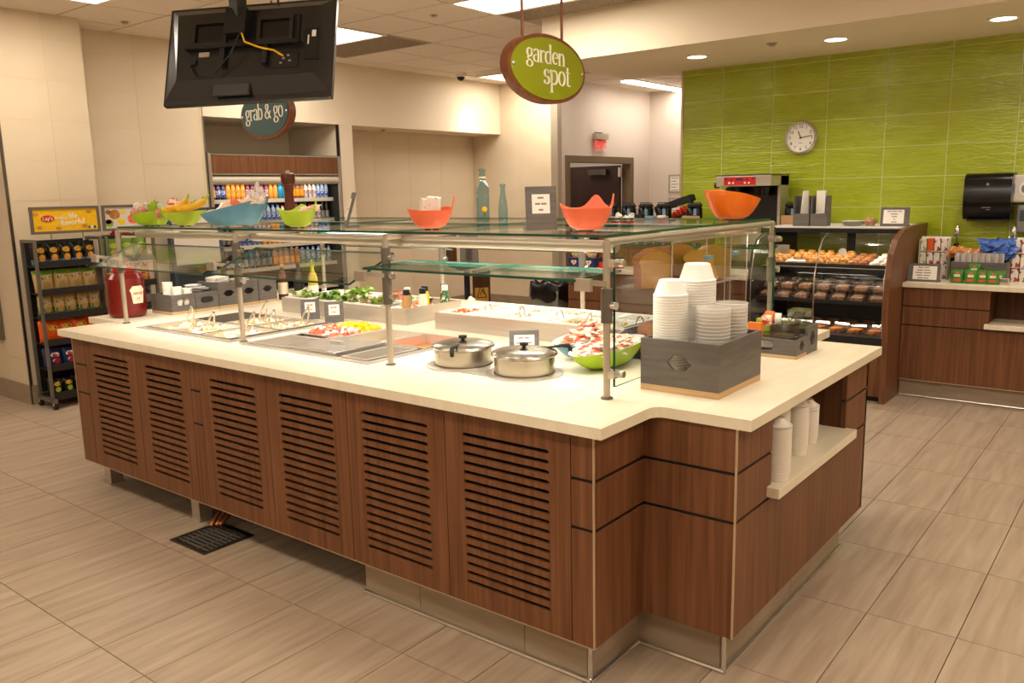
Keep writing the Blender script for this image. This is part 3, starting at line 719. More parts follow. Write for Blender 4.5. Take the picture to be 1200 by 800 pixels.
pan('steel pan holding diced tomatoes', XS[0], 2.75, pw, .19); pan('steel pan holding yellow corn', XS[0], 2.922, pw, .13)
pile('diced_tomatoes', 'heap of diced red tomatoes in a steel pan', 'tomatoes', (XS[0], 2.75, TOP-.005), .12, .08, .045, 150, .024, ['tomato', 'tomato', 'glaze'], True)
pile('corn_kernels', 'heap of bright yellow corn kernels in a steel pan', 'corn', (XS[0]+.0, 2.922, TOP-.0), .12, .052, .035, 220, .013, ['corn'], True, 1)
t = pan('steel pan with a flat steel lid in the cold well', XS[1]+.04, YS[0], .34, pd)
l = MB(); l.bbox(-.168, .168, -.152, .152, .006, .018, .004); l.obj('lid', 'steel_bright', t); MB().box(-.04, .04, -.008, .008, .018, .03).obj('lid_handle', 'steel', t)
pan('steel pan with a shallow liquid behind the lidded pan', XS[1], YS[1], pw, pd); pan('steel pan with orange sauce beside the liquid pan', XS[2], YS[1], pw, pd)
t = pan('narrow empty steel pan beside the lidded pan', XS[2]+.045, YS[0], .17, pd)
tag(MB().box(XS[1]-.12, XS[1]+.12, YS[1]-.138, YS[1]+.138, TOP-.05, TOP-.045).obj('broth', 'food_cream'), 'pale broth in a steel pan behind the lid', 'food', kind='stuff')
tag(MB().box(XS[2]-.12, XS[2]+.12, YS[1]-.138, YS[1]+.138, TOP-.045, TOP-.04).obj('sauce', 'carrot'), 'orange sauce in a steel pan of the cold well', 'food', kind='stuff')
# ---- soup station
PC = ((-2.262, 2.535), (-1.945, 2.535))
t = thing('soup_plate', 'stainless soup warmer plate with two round openings', 'warmer', (0, 0, TOP))
b = MB(); b.bbox(-2.25, -1.95, 2.41, 2.66, .0005, .004, .001)
for x, y in PC: b.lathe([(.152, .0005), (.152, .004), (.14, .008), (.122, .008), (.12, .004)], 40, (x, y, 0))
b.obj('plate', 'steel', t, smooth=True)
def mk_pot(lab, ang):
    t = thing('soup_pot', lab, 'pot')
    MB().lathe([(.11, 0), (.117, .004), (.118, .066), (.124, .070)], 44).obj('body', 'pot_steel', t, smooth=True)
    l = MB().lathe([(.127, .0705), (.130, .076), (.127, .084), (.118, .088), (.09, .094), (.04, .098), (.001, .1)], 44).obj('lid', 'pot_steel', t, smooth=True)
    MB().lathe([(.008, .1), (.008, .106), (.017, .109), (.017, .118), (.001, .12)], 16).obj('lid_knob', 'black_soft', l, smooth=True)
    MB().lathe([(.1285, .072), (.1315, .076), (.1285, .08)], 60).obj('rolled_rim', 'pot_steel', l, smooth=True)
    x, y = math.cos(ang), math.sin(ang)
    MB().tube([(x*.07, y*.07, .092), (x*.12, y*.12, .095), (x*.15, y*.15, .098), (x*.178, y*.178, .096), (x*.187, y*.187, .084), (x*.184, y*.184, .066)], [.004, .0045, .007, .009, .009, .008], 10).obj('ladle_handle', 'black_soft', t, smooth=True)
    return t
p = mk_pot('round stainless soup pot whose ladle handle points to the counter edge', math.radians(-62)); p.location = (*PC[0], TOP+.0045); p.rotation_euler = (0, 0, 0)
p = mk_pot('round stainless soup pot with a black ladle handle pointing to the cracker bowls', math.radians(50)); p.location = (*PC[1], TOP+.0045)
def stand_sign(name, lab, loc, rz, w, h, lines, m='grey_wood', foot=.05, win=(.16, .2, .84, .82), tilt=.12, cat='sign', lm=None):
    t = thing(name, lab, cat, loc, rz); th = .012
    MB().box(-w/2, w/2, -th/2, th/2, 0, h).obj('holder', m, t, rot=(-tilt, 0, 0))
    c = MB().box(-w/2+w*win[0], -w/2+w*win[2], -th/2-.0015, -th/2-.0001, h*win[1], h*win[3]).obj('card', 'paper', t, rot=(-tilt, 0, 0))
    MB().box(-w/2, w/2, 0, foot, 0, .012).obj('foot', m, t)
    hh = h*(win[3]-win[1])
    ww = w*(win[2]-win[0])
    for k, s in enumerate(lines):
        zc = h*win[3]-hh*(k+.6)/(len(lines)+.2); q = min(.007, hh*.1)
        n = max(1, int(s*4)); gap = ww*s/n
        for i in range(n): MB().box(-ww*s/2+i*gap, -ww*s/2+(i+.85)*gap, -th/2-.0022, -th/2-.0015, zc-q/2, zc+q/2).obj('print', lm[k] if lm else 'print_grey', c)
    return t
stand_sign('sign_holder', 'small grey sign holder with a soup card behind the pots', (-2.2, 2.87, TOP), SCR+.05, .13, .1, [.6, .85, .5], win=(.16, .1, .84, .8))
stand_sign('price_holder', 'grey price card holder nearer the ketchup boxes', (-3.87, 3.03, TOP), SCR+.25, .105, .115, [.6, .5], win=(.22, .35, .78, .86), lm=['red', 'bread_crumb'])
stand_sign('price_holder', 'grey price card holder nearer the salad rail', (-3.66, 3.03, TOP), SCR+.25, .105, .115, [.6, .5], win=(.22, .35, .78, .86), lm=['red', 'bread_crumb'])
# ---- boats of wrapped crackers
def boat(name, lab, loc, rz, L_, W_, h, outer, inner, lift=0., tilt=0., base=.4, cat='bowl', peaks=None, n=48, hr=8, pw=.55):
    t = thing(name, lab, cat, loc, rz)
    def rim(a):
        z = h*(1+lift*math.cos(a))
        if peaks:
            for c_, amp, wd in peaks:
                dd = (a-c_+PI) % (2*PI)-PI; z += h*amp*math.exp(-(dd/wd)**2)
        return z
    for nm, mt, k in (('shell', outer, 0), ('lining', inner, 1)):
        V = []; F = []; th = .004*k
        for j in range(hr+1):
            s = j/hr; e = base+(1-base)*(s**pw)
            for i in range(n):
                a = 2*PI*i/n; zr = rim(a)
                V.append(((L_/2-th)*e*math.cos(a)+(tilt*s*s if tilt else 0), (W_/2-th)*e*math.sin(a), (zr-.0006*k)*s+th*(1-s)))
        for j in range(hr): F += [(j*n+i, j*n+(i+1)%n, (j+1)*n+(i+1)%n, (j+1)*n+i) for i in range(n)]
        F.append(list(range(n))[::-1])
        b = MB().add(V, F)
        if k == 0:
            pass
        b.obj(nm, mt, t, smooth=60)
    # rim lip joining the two skins
    V = []
    for i in range(n):
        a = 2*PI*i/n; z = rim(a)
        V += [(L_/2*math.cos(a)+tilt, W_/2*math.sin(a), z), ((L_/2-.004)*math.cos(a)+tilt, (W_/2-.004)*math.sin(a), z-.0006)]
    MB().add(V, [(2*i, 2*((i+1) % n), 2*((i+1) % n)+1, 2*i+1) for i in range(n)]).obj('rim', inner, t)
    for x, y in ((.5, 0), (-.5, 0)): MB().cyl((L_/2*base*x, W_/2*base*y, -.004), (L_/2*base*x, W_/2*base*y, .002), .012, 10).obj('foot', 'black_soft', t)
    return t
bl = pz(686, 420, .9)
boat('serving_boat', 'long blue boat bowl heaped with wrapped crackers', (bl.x-.02, bl.y+.06, TOP+.004), PI/2-.12, .42, .19, .085, 'blue_bowl', 'foam', .12)
gl = pz(722, 432, .9)
boat('serving_boat', 'long green boat bowl of wrapped crackers behind the end post', (gl.x-.05, gl.y+.02, TOP+.004), PI/2-.1, .44, .19, .085, 'lime', 'foam', .14)
mat('cracker_red', 'd8492f', .3, c2='f5dcc4', scale=(28, 60, 60), detail=2, ramp=(.42, .52)); mat('cracker_tan', 'e6b98c', .35, c2='f6e6d2', scale=(30, 60, 60), ramp=(.4, .55))
crk = []
for m_ in ('cracker_red', 'cracker_tan'):
    crk.append(pillow(.062, .036, .016, 5, 4).mesh('cracker_packet', m_))
def crackers(cx, cy, L_, W_, z0, h, n, lab, grp):
    for i in range(n):
        while True:
            u, v = rnd(-1, 1), rnd(-1, 1)
            if u*u+v*v <= 1: break
        z = z0+h*(1-(u*u+v*v)*.75)*rnd(.6, 1)
        o = place(crk[i % 3 == 0], 'cracker_packet', None, (cx+v*W_/2, cy+u*L_/2, z), (rnd(-1.9, -1.1), rnd(-.35, .35), rnd(-1.2, 1.2)))
        tag(o, lab, 'crackers', grp)
crackers(bl.x-.02, bl.y+.06, .34, .13, TOP+.05, .10, 62, 'wrapped cracker packet heaped in the blue boat bowl', 'cracker packets in the blue boat')
crackers(gl.x-.05, gl.y+.02, .36, .13, TOP+.06, .06, 60, 'wrapped cracker packet lying in the green boat bowl', 'cracker packets in the green boat')
# ---- wooden caddies
def hexcut_panel(w, h, th, cut, mt, parent, name='side', loc=(0, 0, 0), rz=0, kind='hex'):
    # panel in xz with a hexagonal or oval hand hole; cut=(cx,cz,hw,hh)
    cx, cz, hw, hh = cut
    if kind == 'hex': hole = [(cx-hw, cz), (cx-hw*.45, cz+hh), (cx+hw*.45, cz+hh), (cx+hw, cz), (cx+hw*.45, cz-hh), (cx-hw*.45, cz-hh)]
    else: hole = [(cx+hw*math.copysign(abs(math.cos(a))**.6, math.cos(a)), cz+hh*math.copysign(abs(math.sin(a))**.6, math.sin(a))) for a in [PI-2*PI*i/14 for i in range(14)]]
    b = MB(); n = len(hole)
    outer = []
    for x, z in hole:
        dx, dz = x-cx, z-cz; s = min((w/2-cx if dx > 0 else w/2+cx)/abs(dx) if abs(dx) > 1e-6 else 9e9, (h-cz if dz > 0 else cz)/abs(dz) if abs(dz) > 1e-6 else 9e9)
        outer.append((cx+dx*s, cz+dz*s))
    for i in range(n):
        j = (i+1) % n; poly = [hole[i], outer[i]]
        a, c = outer[i], outer[j]
        if abs(a[0]-c[0]) > 1e-6 and abs(a[1]-c[1]) > 1e-6:
            poly.append((a[0], c[1]) if (abs(abs(a[0])-w/2) < 1e-6) else (c[0], a[1]))
        poly += [outer[j], hole[j]]
        b.prism(poly, 'y', -th/2, th/2)
    return b.obj(name, mt, parent, loc=loc, rot=(0, 0, rz))
def caddy(name, lab, x0, x1, y0, y1, h, base=.022, hole=True, mt='grey_wood_x', z=TOP, cat='caddy'):
    t = thing(name, lab, cat, ((x0+x1)/2, (y0+y1)/2, z)); w, d = x1-x0, y1-y0; th = .014
    MB().box(-w/2, w/2, -d/2, d/2, 0, base).obj('base', 'ply_edge', t)
    MB().box(-w/2+th, w/2-th, -d/2+th, d/2-th, base, base+.006).obj('floor_board', 'ply_edge', t)
    for s in (-1, 1):
        hexcut_panel(w, h-base, th, (0.0, (h-base)*.52, w*.16, .026), mt, t, 'end_panel', (0, s*(d/2-th/2), base))
        MB().box(s*(w/2-th/2)-th/2, s*(w/2-th/2)+th/2, -d/2+th, d/2-th, base, h).obj('side_panel', mt, t)
    return t
caddy('bowl_caddy', 'grey stained wooden caddy holding white foam bowls and cups', -1.443, -1.147, 2.556, 2.915, .185)
def mk_bowl():
    return tag(MB().lathe([(.036, .058), (.041, .056), (.055, .012), (.0565, .008), (.061, .006), (.061, 0), (.058, 0), (.053, .006), (.038, .054), (.034, .055)], 28).obj('foam_bowl', 'foam', None, smooth=True), 'white foam bowl', 'bowl')
fb = Proto(mk_bowl)
for cx, cy, n, s, lab in ((-1.375, 2.645, 32, 1.0, 'white foam bowl in the shorter upside-down stack in the grey caddy'), (-1.35, 2.80, 36, 1.12, 'white foam bowl in the taller upside-down stack in the grey caddy')):
    for k in range(n): fb.at((cx, cy, TOP+.03+k*.0096), label=lab, group='foam bowls in the caddy', scale=(s, s, s))
def mk_cup():
    return tag(MB().lathe([(.034, 0), (.0462, .088), (.0472, .09), (.0455, .092), (.032, .004), (.001, .004)], 24, cap=False).obj('plastic_cup', 'cup_film', None, smooth=True), 'clear cup', 'cup')
pc = Proto(mk_cup)
for cx, cy, n, lab in ((-1.228, 2.68, 14, 'frosted plastic cup in the stack at the caddy front corner'), (-1.225, 2.82, 14, 'frosted plastic cup in the stack at the caddy far corner')):
    for k in range(n): pc.at((cx, cy, TOP+.03+k*.0125), label=lab, group='frosted cups in the caddy', scale=(1.28, 1.28, 1.1))
# second caddy with lidded glass-clear boxes
t = thing('utensil_caddy', 'two-tier grey wooden caddy of clear boxes beside the bread case', 'caddy', (-1.283, 3.465, TOP))
MB().box(-.116, .116, -.128, .0, 0, .014).obj('base', 'ply_edge', t)
hexcut_panel(.232, .065, .01, (-.03, .034, .05, .02), 'grey_wood_x', t, 'front_panel', (0, -.123, .014), kind='oval')
hexcut_panel(.126, .065, .01, (0, .034, .028, .02), 'grey_wood_x', t, 'side_panel', (.111, -.06, .014), PI/2)
hexcut_panel(.126, .065, .01, (0, .034, .028, .02), 'grey_wood_x', t, 'side_panel', (-.111, -.06, .014), PI/2)
hexcut_panel(.128, .115, .01, (0, .062, .03, .03), 'grey_wood_x', t, 'rear_side_panel', (.111, .067, 0), PI/2)
hexcut_panel(.128, .115, .01, (0, .062, .03, .03), 'grey_wood_x', t, 'rear_side_panel', (-.111, .067, 0), PI/2)
MB().box(-.106, .106, .121, .131, 0, .115).obj('rear_panel', 'grey_wood_x', t); MB().box(-.106, .106, -.002, .006, .014, .085).obj('divider', 'grey_wood_x', t)
def mk_jar():
    t = thing('clear_box', 'square clear lidded box', 'box'); o = .038
    b = MB()
    for q in ((-o, o, -o, -o+.003), (-o, o, o-.003, o), (-o, -o+.003, -o+.003, o-.003), (o-.003, o, -o+.003, o-.003)): b.box(*q, 0, .055)
    b.box(-o, o, -o, o, 0, .004); b.obj('body', 'jar_glass', t)
    MB().bbox(-o-.002, o+.002, -o-.002, o+.002, .055, .066, .003).obj('lid', 'jar_glass', t)
    return t
jp = Proto(mk_jar)
for i, (x, y, z) in enumerate(((.055, -.06, .02), (-.03, -.06, .02), (.06, .06, .05), (-.02, .06, .05), (.055, -.062, .087), (.06, .06, .117))):
    jp.at((-1.283+x, 3.465+y, TOP+z), label='clear lidded box stacked in the two-tier grey caddy', group='clear boxes in the caddy')
for x, y, m_, lab in ((-.085, .03, 'lime_soft', 'yellow-green card behind the clear boxes'), (-.075, -.085, 'carrot', 'pink-orange packet at the front of the clear boxes')):
    tag(MB().bbox(-1.283+x-.03, -1.283+x+.03, 3.465+y-.012, 3.465+y+.012, TOP+.03, TOP+.135, .003).obj('sauce_packet', m_), lab, 'packet')
for k, (x, y, z) in enumerate(((-.045, -.01, .125), (-.02, .0, .118), (-.05, -.03, .112))):
    tag(pillow(.05, .05, .022, 5, 5).obj('sweet_packet', ['carrot', 'foam', 'cracker_red'][k], None, loc=(-1.283+x, 3.465+y, TOP+z)), ['orange', 'white', 'red and white'][k]+' snack packet on the clear boxes', 'packet')
# ---- bread case
BX0, BX1, BY0, BY1, BH = -1.86, -1.56, 3.01, 3.76, .49
t = thing('bread_case', 'clear acrylic two-tier bread case with sliced loaves', 'bread case', ((BX0+BX1)/2, (BY0+BY1)/2, TOP))
hx, hy = (BX1-BX0)/2, (BY1-BY0)/2
for nm, q in (('back_pane', (-hx, -hx+.004, -hy, hy, 0, BH)), ('end_pane', (-hx, hx, -hy, -hy+.004, 0, BH)), ('end_pane', (-hx, hx, hy-.004, hy, 0, BH)), ('top_pane', (-hx, hx, -hy, hy, BH-.004, BH)), ('bottom_pane', (-hx, hx, -hy, hy, 0, .005)), ('tier_pane', (-hx+.005, hx-.005, -hy+.005, hy-.005, .285, .291))): MB().box(*q).obj(nm, 'acrylic', t)
mat('acrylic_edge', 'b9a39b', .3)
e = MB()
for y in (-hy+.002, -.06, .13, .19, hy-.002): e.box(hx-.003, hx, y-.003, y+.003, 0, BH)
e.box(hx-.003, hx, -hy, hy, BH-.006, BH); e.box(hx-.003, hx, -hy, hy, .283, .293); e.obj('edge', 'acrylic_edge', t)
for z, hd in ((.01, .268), (.298, .18)):
    for y0, y1 in ((-hy+.006, -.02), (-.01, hy-.006)):
        d_ = MB().box(hx-.012, hx-.008, y0, y1, z, z+hd).obj('door', 'acrylic', t); MB().box(hx-.008, hx+.012, (y1-.05 if y0 < -.1 else y1-.16), (y1 if y0 < -.1 else y1-.11), z+hd*.55, z+hd*.55+.015).obj('handle', 'tag_blue', d_)
def slice_mesh(w=.12, h=.12, th=.013):
    pts = [(-w*.43, 0), (w*.43, 0), (w*.45, h*.55)]+[(w/2*math.cos(a)*1.0, h*.72+h*.28*math.sin(a)) for a in [PI*i/10 for i in range(11)]]+[(-w*.45, h*.55)]
    b = MB(); b.cur = 0; b.prism(pts, 'x', -th/2, th/2); b.mi = [1, 1]+[0]*(len(b.f)-2)
    return b.mesh('bread_slice', ['bread_crust', 'bread_crumb'])
sm = slice_mesh()
def loaf(x, y, z, n, rz, lean, lab, grp, sc_=1.0):
    d = Vector((math.cos(rz), math.sin(rz), 0))
    for k in range(n):
        p = Vector((x, y, z))+d*(k-(n-1)/2)*.0145*sc_*(1+abs(math.sin(lean))*.6)
        o = place(sm, 'bread_slice', None, p, (0, lean, rz), (sc_,)*3); tag(o, lab, 'bread', grp)
UZ = TOP+.2925
loaf(-1.71, 3.125, UZ, 6, -.75, 0, 'upright bread slice in the end loaf on the upper tier', 'slices of the end loaf', 1.25)
loaf(-1.77, 3.37, UZ, 14, PI/2, 0, 'upright bread slice in the long loaf at the upper tier back', 'slices of the long loaf', 1.3)
loaf(-1.64, 3.42, UZ+.004, 5, -.6, -.6, 'leaning bread slice in front of the long loaf', 'leaning slices on the upper tier', 1.25)
loaf(-1.66, 3.62, UZ, 6, -.9, -.1, 'bread slice of the short loaf at the upper tier far end', 'slices of the short loaf', 1.2)
loaf(-1.70, 3.14, TOP+.008, 6, -.6, 0, 'bread slice of the loaf on the lower tier', 'slices on the lower tier', 1.1)
tag(place(sm, 'bread_slice', None, (-1.66, 3.22, UZ+.012), (0, PI/2, .4), (1.2,)*3), 'single bread slice lying flat on the upper tier', 'bread')
b = MB(); b.ball((0, 0, .055), .13, .1, .062, 20, 10); tag(b.obj('round_loaf', 'bread_crust', None, smooth=True, loc=(-1.70, 3.55, TOP+.006)), 'round crusty loaf on the lower tier of the bread case', 'bread')
# ---- ketchup dispenser
t = thing('ketchup_dispenser', 'big red ketchup dispenser with cream shield emblem at the island end', 'dispenser', (-4.985, 2.53, TOP))
MB().lathe([(.085, 0), (.105, .012), (.112, .05), (.108, .2), (.113, .235), (.095, .265), (.06, .275)], 32).obj('body', 'ketchup', t, smooth=True)
MB().lathe([(.062, .275), (.062, .3), (.03, .306), (.02, .33), (.001, .335)], 24).obj('cap', 'red', t, smooth=True)
a0 = math.radians(8); ks = [(-.034, .085), (.034, .085), (.042, .155), (.05, .165), (.03, .19), (-.03, .19), (-.05, .165), (-.042, .155)]
def wrapc(pts, R, aoff):
    return [(R*math.cos(aoff+x/R), R*math.sin(aoff+x/R), z) for x, z in pts]
rows_ = [(.085, .034), (.12, .039), (.155, .043), (.165, .05), (.19, .03)]; V = []
for z, hw in rows_: V += wrapc([(-hw+2*hw*i/8, z) for i in range(9)], .1132, a0)
MB().add(V, [(9*j+i, 9*j+i+1, 9*j+i+10, 9*j+i+9) for j in range(4) for i in range(8)]).obj('emblem', 'label_cream', t, smooth=60)
text('HEINZ', .02, 'red', t, (.1125*math.cos(a0), .1125*math.sin(a0), .145), (PI/2, 0, a0+PI/2), extrude=.0015)
text('57', .022, 'red', t, (.1125*math.cos(a0), .1125*math.sin(a0), .112), (PI/2, 0, a0+PI/2), extrude=.0015)
# ---- row of grey condiment boxes
ys = [2.69, 2.85, 3.015, 3.165, 3.315, 3.46]
contents = ['paper cups', 'plastic cutlery packs', 'folded napkins', 'napkins near the middle', 'nothing showing']
for i in range(5):
    y0, y1 = ys[i]+.002, ys[i+1]-.002; h = .12 if i < 2 else .165
    t = thing('condiment_box', ['grey wooden box holding stacked paper cups', 'grey wooden box holding white and blue packets', 'tall grey wooden box with napkins beside the packet box', 'tall grey wooden box with a square of packets, second from the oil bottles', 'tall grey wooden box beside the oil bottles'][i], 'box', (-4.88, (y0+y1)/2, TOP))
    w = y1-y0
    MB().box(-.12, .12, -w/2, w/2, 0, .018).obj('base', 'ply_edge', t)
    hexcut_panel(w, h-.018, .012, (0, (h-.018)*.52, w*.28, .02), 'grey_wood', t, 'front_panel', (.114, 0, .018), PI/2, 'hex' if i > 1 else 'oval')
    MB().box(-.12, -.108, -w/2, w/2, .018, h).obj('rear_panel', 'grey_wood', t)
    for s in (-1, 1): MB().box(-.108, .108, s*(w/2-.006)-.006, s*(w/2-.006)+.006, .018, h).obj('side_panel', 'grey_wood', t)
def mk_pcup(): return tag(MB().lathe([(.022, 0), (.030, .055), (.032, .057), (.031, .06), (.029, .058), (.021, .003), (.001, .003)], 18, cap=False).obj('paper_cup', 'paper', None, smooth=True), 'small white paper cup in a stack in the grey box', 'cup', 'paper cups in the grey box')
pp = Proto(mk_pcup)
for x, y, n in ((-4.86, 2.73, 9), (-4.80, 2.755, 7), (-4.80, 2.82, 6), (-4.93, 2.8, 6)):
    for k in range(n): pp.at((x, y, TOP+.022+k*.014), rot=(PI, 0, 0) if False else None)
mat('packet_blue', 'e9e6e2', .4, c2='2e3f9a', scale=(30, 30, 30), ramp=(.52, .58))
pk = pillow(.1, .04, .012, 5, 4).mesh('cutlery_packet', 'packet_blue')
for k in range(9): tag(place(pk, 'cutlery_packet', None, (-4.88+rnd(-.05, .05), 2.93+rnd(-.04, .04), TOP+.11+k*.006), (-PI/2+rnd(-.2, .2), 0, rnd(.5, 1.6))), 'white and blue packet heaped in the grey box', 'packet', 'packets in the grey box')
for k in range(5): tag(MB().bbox(-.05, .05, -.055, .055, 0, .008, .002).obj('napkin', 'paper', None, loc=(-4.88, 3.09, TOP+.15+k*.009), rot=(rnd(-.1, .1), rnd(-.1, .1), rnd(-.3, .3))), 'folded white napkin in the tall grey box', 'napkin', 'napkins in the grey box')
for k in range(4): tag(MB().bbox(-.045, .045, -.045, .045, 0, .008, .002).obj('napkin', 'glaze', None, loc=(-4.86, 3.24, TOP+.14+k*.009), rot=(rnd(-.1, .1), rnd(-.1, .1), rnd(-.3, .3))), 'folded cream napkin in the tall grey box', 'napkin', 'cream napkins in the grey box')
# ---- oil and vinegar bottles
def bottle(name, lab, loc, prof, body, capm, capz, lab_m=None, labz=None, rot=(0, 0, 0), cat='bottle', grp=None):
    t = thing(name, lab, cat, loc, rot=rot, group=grp)
    MB().lathe(prof, 18).obj('body', body, t, smooth=True)
    r, z0, z1 = capz; MB().lathe([(r, z0), (r, z1-.003), (r-.003, z1), (.001, z1)], 16).obj('cap', capm, t, smooth=True)
    if lab_m: MB().lathe([(labz[2], labz[0]), (labz[2], labz[1])], 18, cap=False).obj('wrap_label', lab_m, t, smooth=True)
    return t
BP = [(.03, 0), (.034, .006), (.034, .14), (.026, .175), (.012, .2), (.012, .235)]
mat('amber', '5a1f0a', .15, spec=.7); mat('vinegar', '1a100c', .15, spec=.7); mat('oil', 'b9a534', .15, spec=.7); mat('label_black', '171513', .5)
bottle('vinegar_bottle', 'amber vinegar bottle beside the tall grey box', (-4.80, 3.54, TOP), BP, 'amber', 'yellow', (.013, .225, .245), 'label_cream', (.04, .12, .0345))
bottle('vinegar_bottle', 'dark vinegar bottle between the amber and the pale ones', (-4.70, 3.60, TOP), BP, 'vinegar', 'black', (.013, .225, .25), 'label_black', (.03, .11, .0345))
bottle('oil_bottle', 'pale green oil bottle with a pourer near the salad rail', (-4.60, 3.64, TOP), BP, 'oil', 'steel_bright', (.009, .225, .275), 'label_cream', (.03, .1, .0345))
for k, (x, y) in enumerate(((-4.52, 3.56), (-4.46, 3.62))): bottle('shaker', 'small clear shaker with a steel top by the oil bottle', (x, y, TOP), [(.02, 0), (.022, .004), (.02, .06), (.017, .068)], 'jar_glass', 'steel_bright', (.018, .068, .085), None, None, cat='shaker', grp='shakers by the oil bottle')
# ---- raised salad rails
def rail(name, lab, x0, x1, y0, y1, h=.088):
    t = thing(name, lab, 'salad rail', ((x0+x1)/2, (y0+y1)/2, TOP)); a, d = (x1-x0)/2, (y1-y0)/2
    for q, nm in (((-a, a, -d, -d+.015, 0, h), 'front'), ((-a, a, d-.015, d, 0, h), 'rear'), ((-a, -a+.015, -d+.015, d-.015, 0, h), 'end'), ((a-.015, a, -d+.015, d-.015, 0, h), 'end')): MB().box(*q).obj(nm, 'steel', t)
    MB().box(-a+.015, a-.015, -d+.015, d-.015, .0, .01).obj('bed', 'steel', t); return t
R1 = (-4.295, -3.215, 3.15, 3.60); R2 = (-3.0, -1.88, 3.15, 3.60)
rail('salad_rail', 'raised stainless rail of white salad pans with dressing bottles', *R1)
rail('salad_rail', 'raised stainless rail of white topping pans behind the cracker bowls', *R2)
RZ = TOP+.0885
def rpans(x0, x1, n, lab, grp):
    w = (x1-x0)/n
    for k in range(n):
        for y, d in ((3.265, .2), (3.485, .2)): pan(lab, x0+w*(k+.5), y, w-.006, d, RZ, 'white', .06, grp)
rpans(-4.28, -3.43, 4, 'white pan of salad greens set in the raised rail', 'pans in the salad rail')
rpans(-2.985, -1.895, 6, 'white topping pan set in the raised rail', 'pans in the topping rail')
for k, (x, y, mm, nm, lab) in enumerate(((-4.17, 3.265, ['lettuce', 'lettuce', 'lime_inside'], 'lettuce', 'torn pale green lettuce filling the pan beside the price holders'), (-3.95, 3.265, ['lettuce', 'spinach'], 'lettuce', 'mixed green lettuce leaves between two salad pans'), (-3.74, 3.265, ['spinach', 'lettuce', 'cracker_tan'], 'spinach', 'dark green spinach leaves in the salad rail'), (-3.53, 3.265, ['food_cream', 'lettuce'], 'salad', 'pale chopped salad next to the dressing bottles'), (-4.0, 3.485, ['lettuce'], 'lettuce', 'green lettuce in the rear row of the salad rail'), (-3.6, 3.485, ['lettuce', 'tomato'], 'salad', 'green and red salad in the rear row of the rail'))):
    b = MB()
    for i in range(60):
        ax = Vector((rnd(-1, 1), rnd(-1, 1), rnd(-.6, .6))).normalized(); az = Vector((rnd(-1, 1), rnd(-1, 1), 1)); ay = az.cross(ax).normalized()
        s = rnd(.018, .032); c_ = Vector((x+rnd(-.085, .085), y+rnd(-.08, .08), RZ+rnd(-.02, .03))); b.cur = i % len(mm); q = az.normalized()*s*.35
        b.add([c_-ax*s, c_+ay*s*.6+q, c_+ax*s, c_-ay*s*.6+q], [(0, 1, 2, 3)]); b.add([c_-ax*s*.9-q, c_+ay*s*.5, c_+ax*s*.9-q, c_-ay*s*.5], [(0, 3, 2, 1)])
    tag(b.obj(nm, mm), lab, 'salad', kind='stuff')
tl = ['grated pale cheese', 'shredded carrot', 'creamy dip', 'white cheese cubes', 'pale beans', 'chopped egg']
tm_ = [['carrot', 'foam'], ['foam'], ['food_cream', 'foam'], ['foam'], ['food_cream'], ['foam', 'corn']]
for k in range(6):
    x = -2.985+1.09/6*(k+.5)
    pile('topping', ['shredded orange and white topping', 'white chopped topping beside the orange one', 'cream chopped topping in the third pan', 'white cubed topping in the fourth pan', 'cream beans in the fifth pan', 'white and yellow chopped topping in the last pan'][k]+' of the rail', 'food', (x, 3.265, RZ-.02), .08, .08, .03, 60, .016, tm_[k], True)
    pile('topping', 'pale topping in the rear row of the topping rail', 'food', (x, 3.485, RZ-.02), .08, .08, .02, 40, .018, ['foam', 'food_cream'], True)['group'] = 'rear row toppings'
def mk_spoon():
    t = thing('serving_tongs', 'curved steel tongs handle sticking up from a topping pan', 'tongs')
    for s in (-1, 1): MB().tube([(s*.03, 0, -.02), (s*.026, 0, .03), (s*.012, 0, .062), (0, 0, .07)], [.004, .005, .006, .006], 8).obj('arm', 'steel_bright', t, smooth=True)
    return t
sg_ = Proto(mk_spoon)
for k, (x, rz) in enumerate(((-2.72, .8), (-2.5, 1.2), (-2.27, .6), (-2.1, 1.5), (-1.98, .9), (-1.83, .3))): sg_.at((x-.04, 3.30, RZ), rot=(rnd(-.5, .3), 0, rz), group='tongs in the topping rail', scale=(.62, .62, .62))
DP = [(.024, 0), (.026, .005), (.026, .09), (.018, .115)]
mat('dress_tan', 'b88a55', .3); mat('dress_orange', 'e0701a', .3); mat('dress_white', 'f0e4cf', .3); mat('leaf_label', '2f6b3a', .5, c2='e8ead0', scale=(60, 60, 60), ramp=(.5, .55))
mat('shaker_green', '2f5f33', .4, c2='dfe3c8', scale=(70, 70, 70), ramp=(.55, .6))
for (x, y, body, capm, lm, lab) in ((-3.36, 3.31, 'shaker_green', 'white', None, 'green and white shaker with a white cap next to the salad'), (-3.285, 3.23, 'dress_tan', 'black', None, 'tan dressing bottle with a black cap at the rail front'), (-3.33, 3.42, 'corn', 'black', None, 'yellow dressing bottle with a black cap behind the white one'), (-3.25, 3.32, 'dress_white', 'black', None, 'white dressing bottle with a black cap'), (-3.30, 3.55, 'dress_orange', 'black', None, 'orange dressing bottle with a black cap at the rail back'), (-3.25, 3.50, 'shaker_green', 'white', None, 'green and white shaker with a white cap beside the orange bottle')):
    bottle('dressing_bottle', lab, (x, y, TOP+.0105), [(a, z*1.25) for a, z in DP], body, capm, (.019, .143, .172))
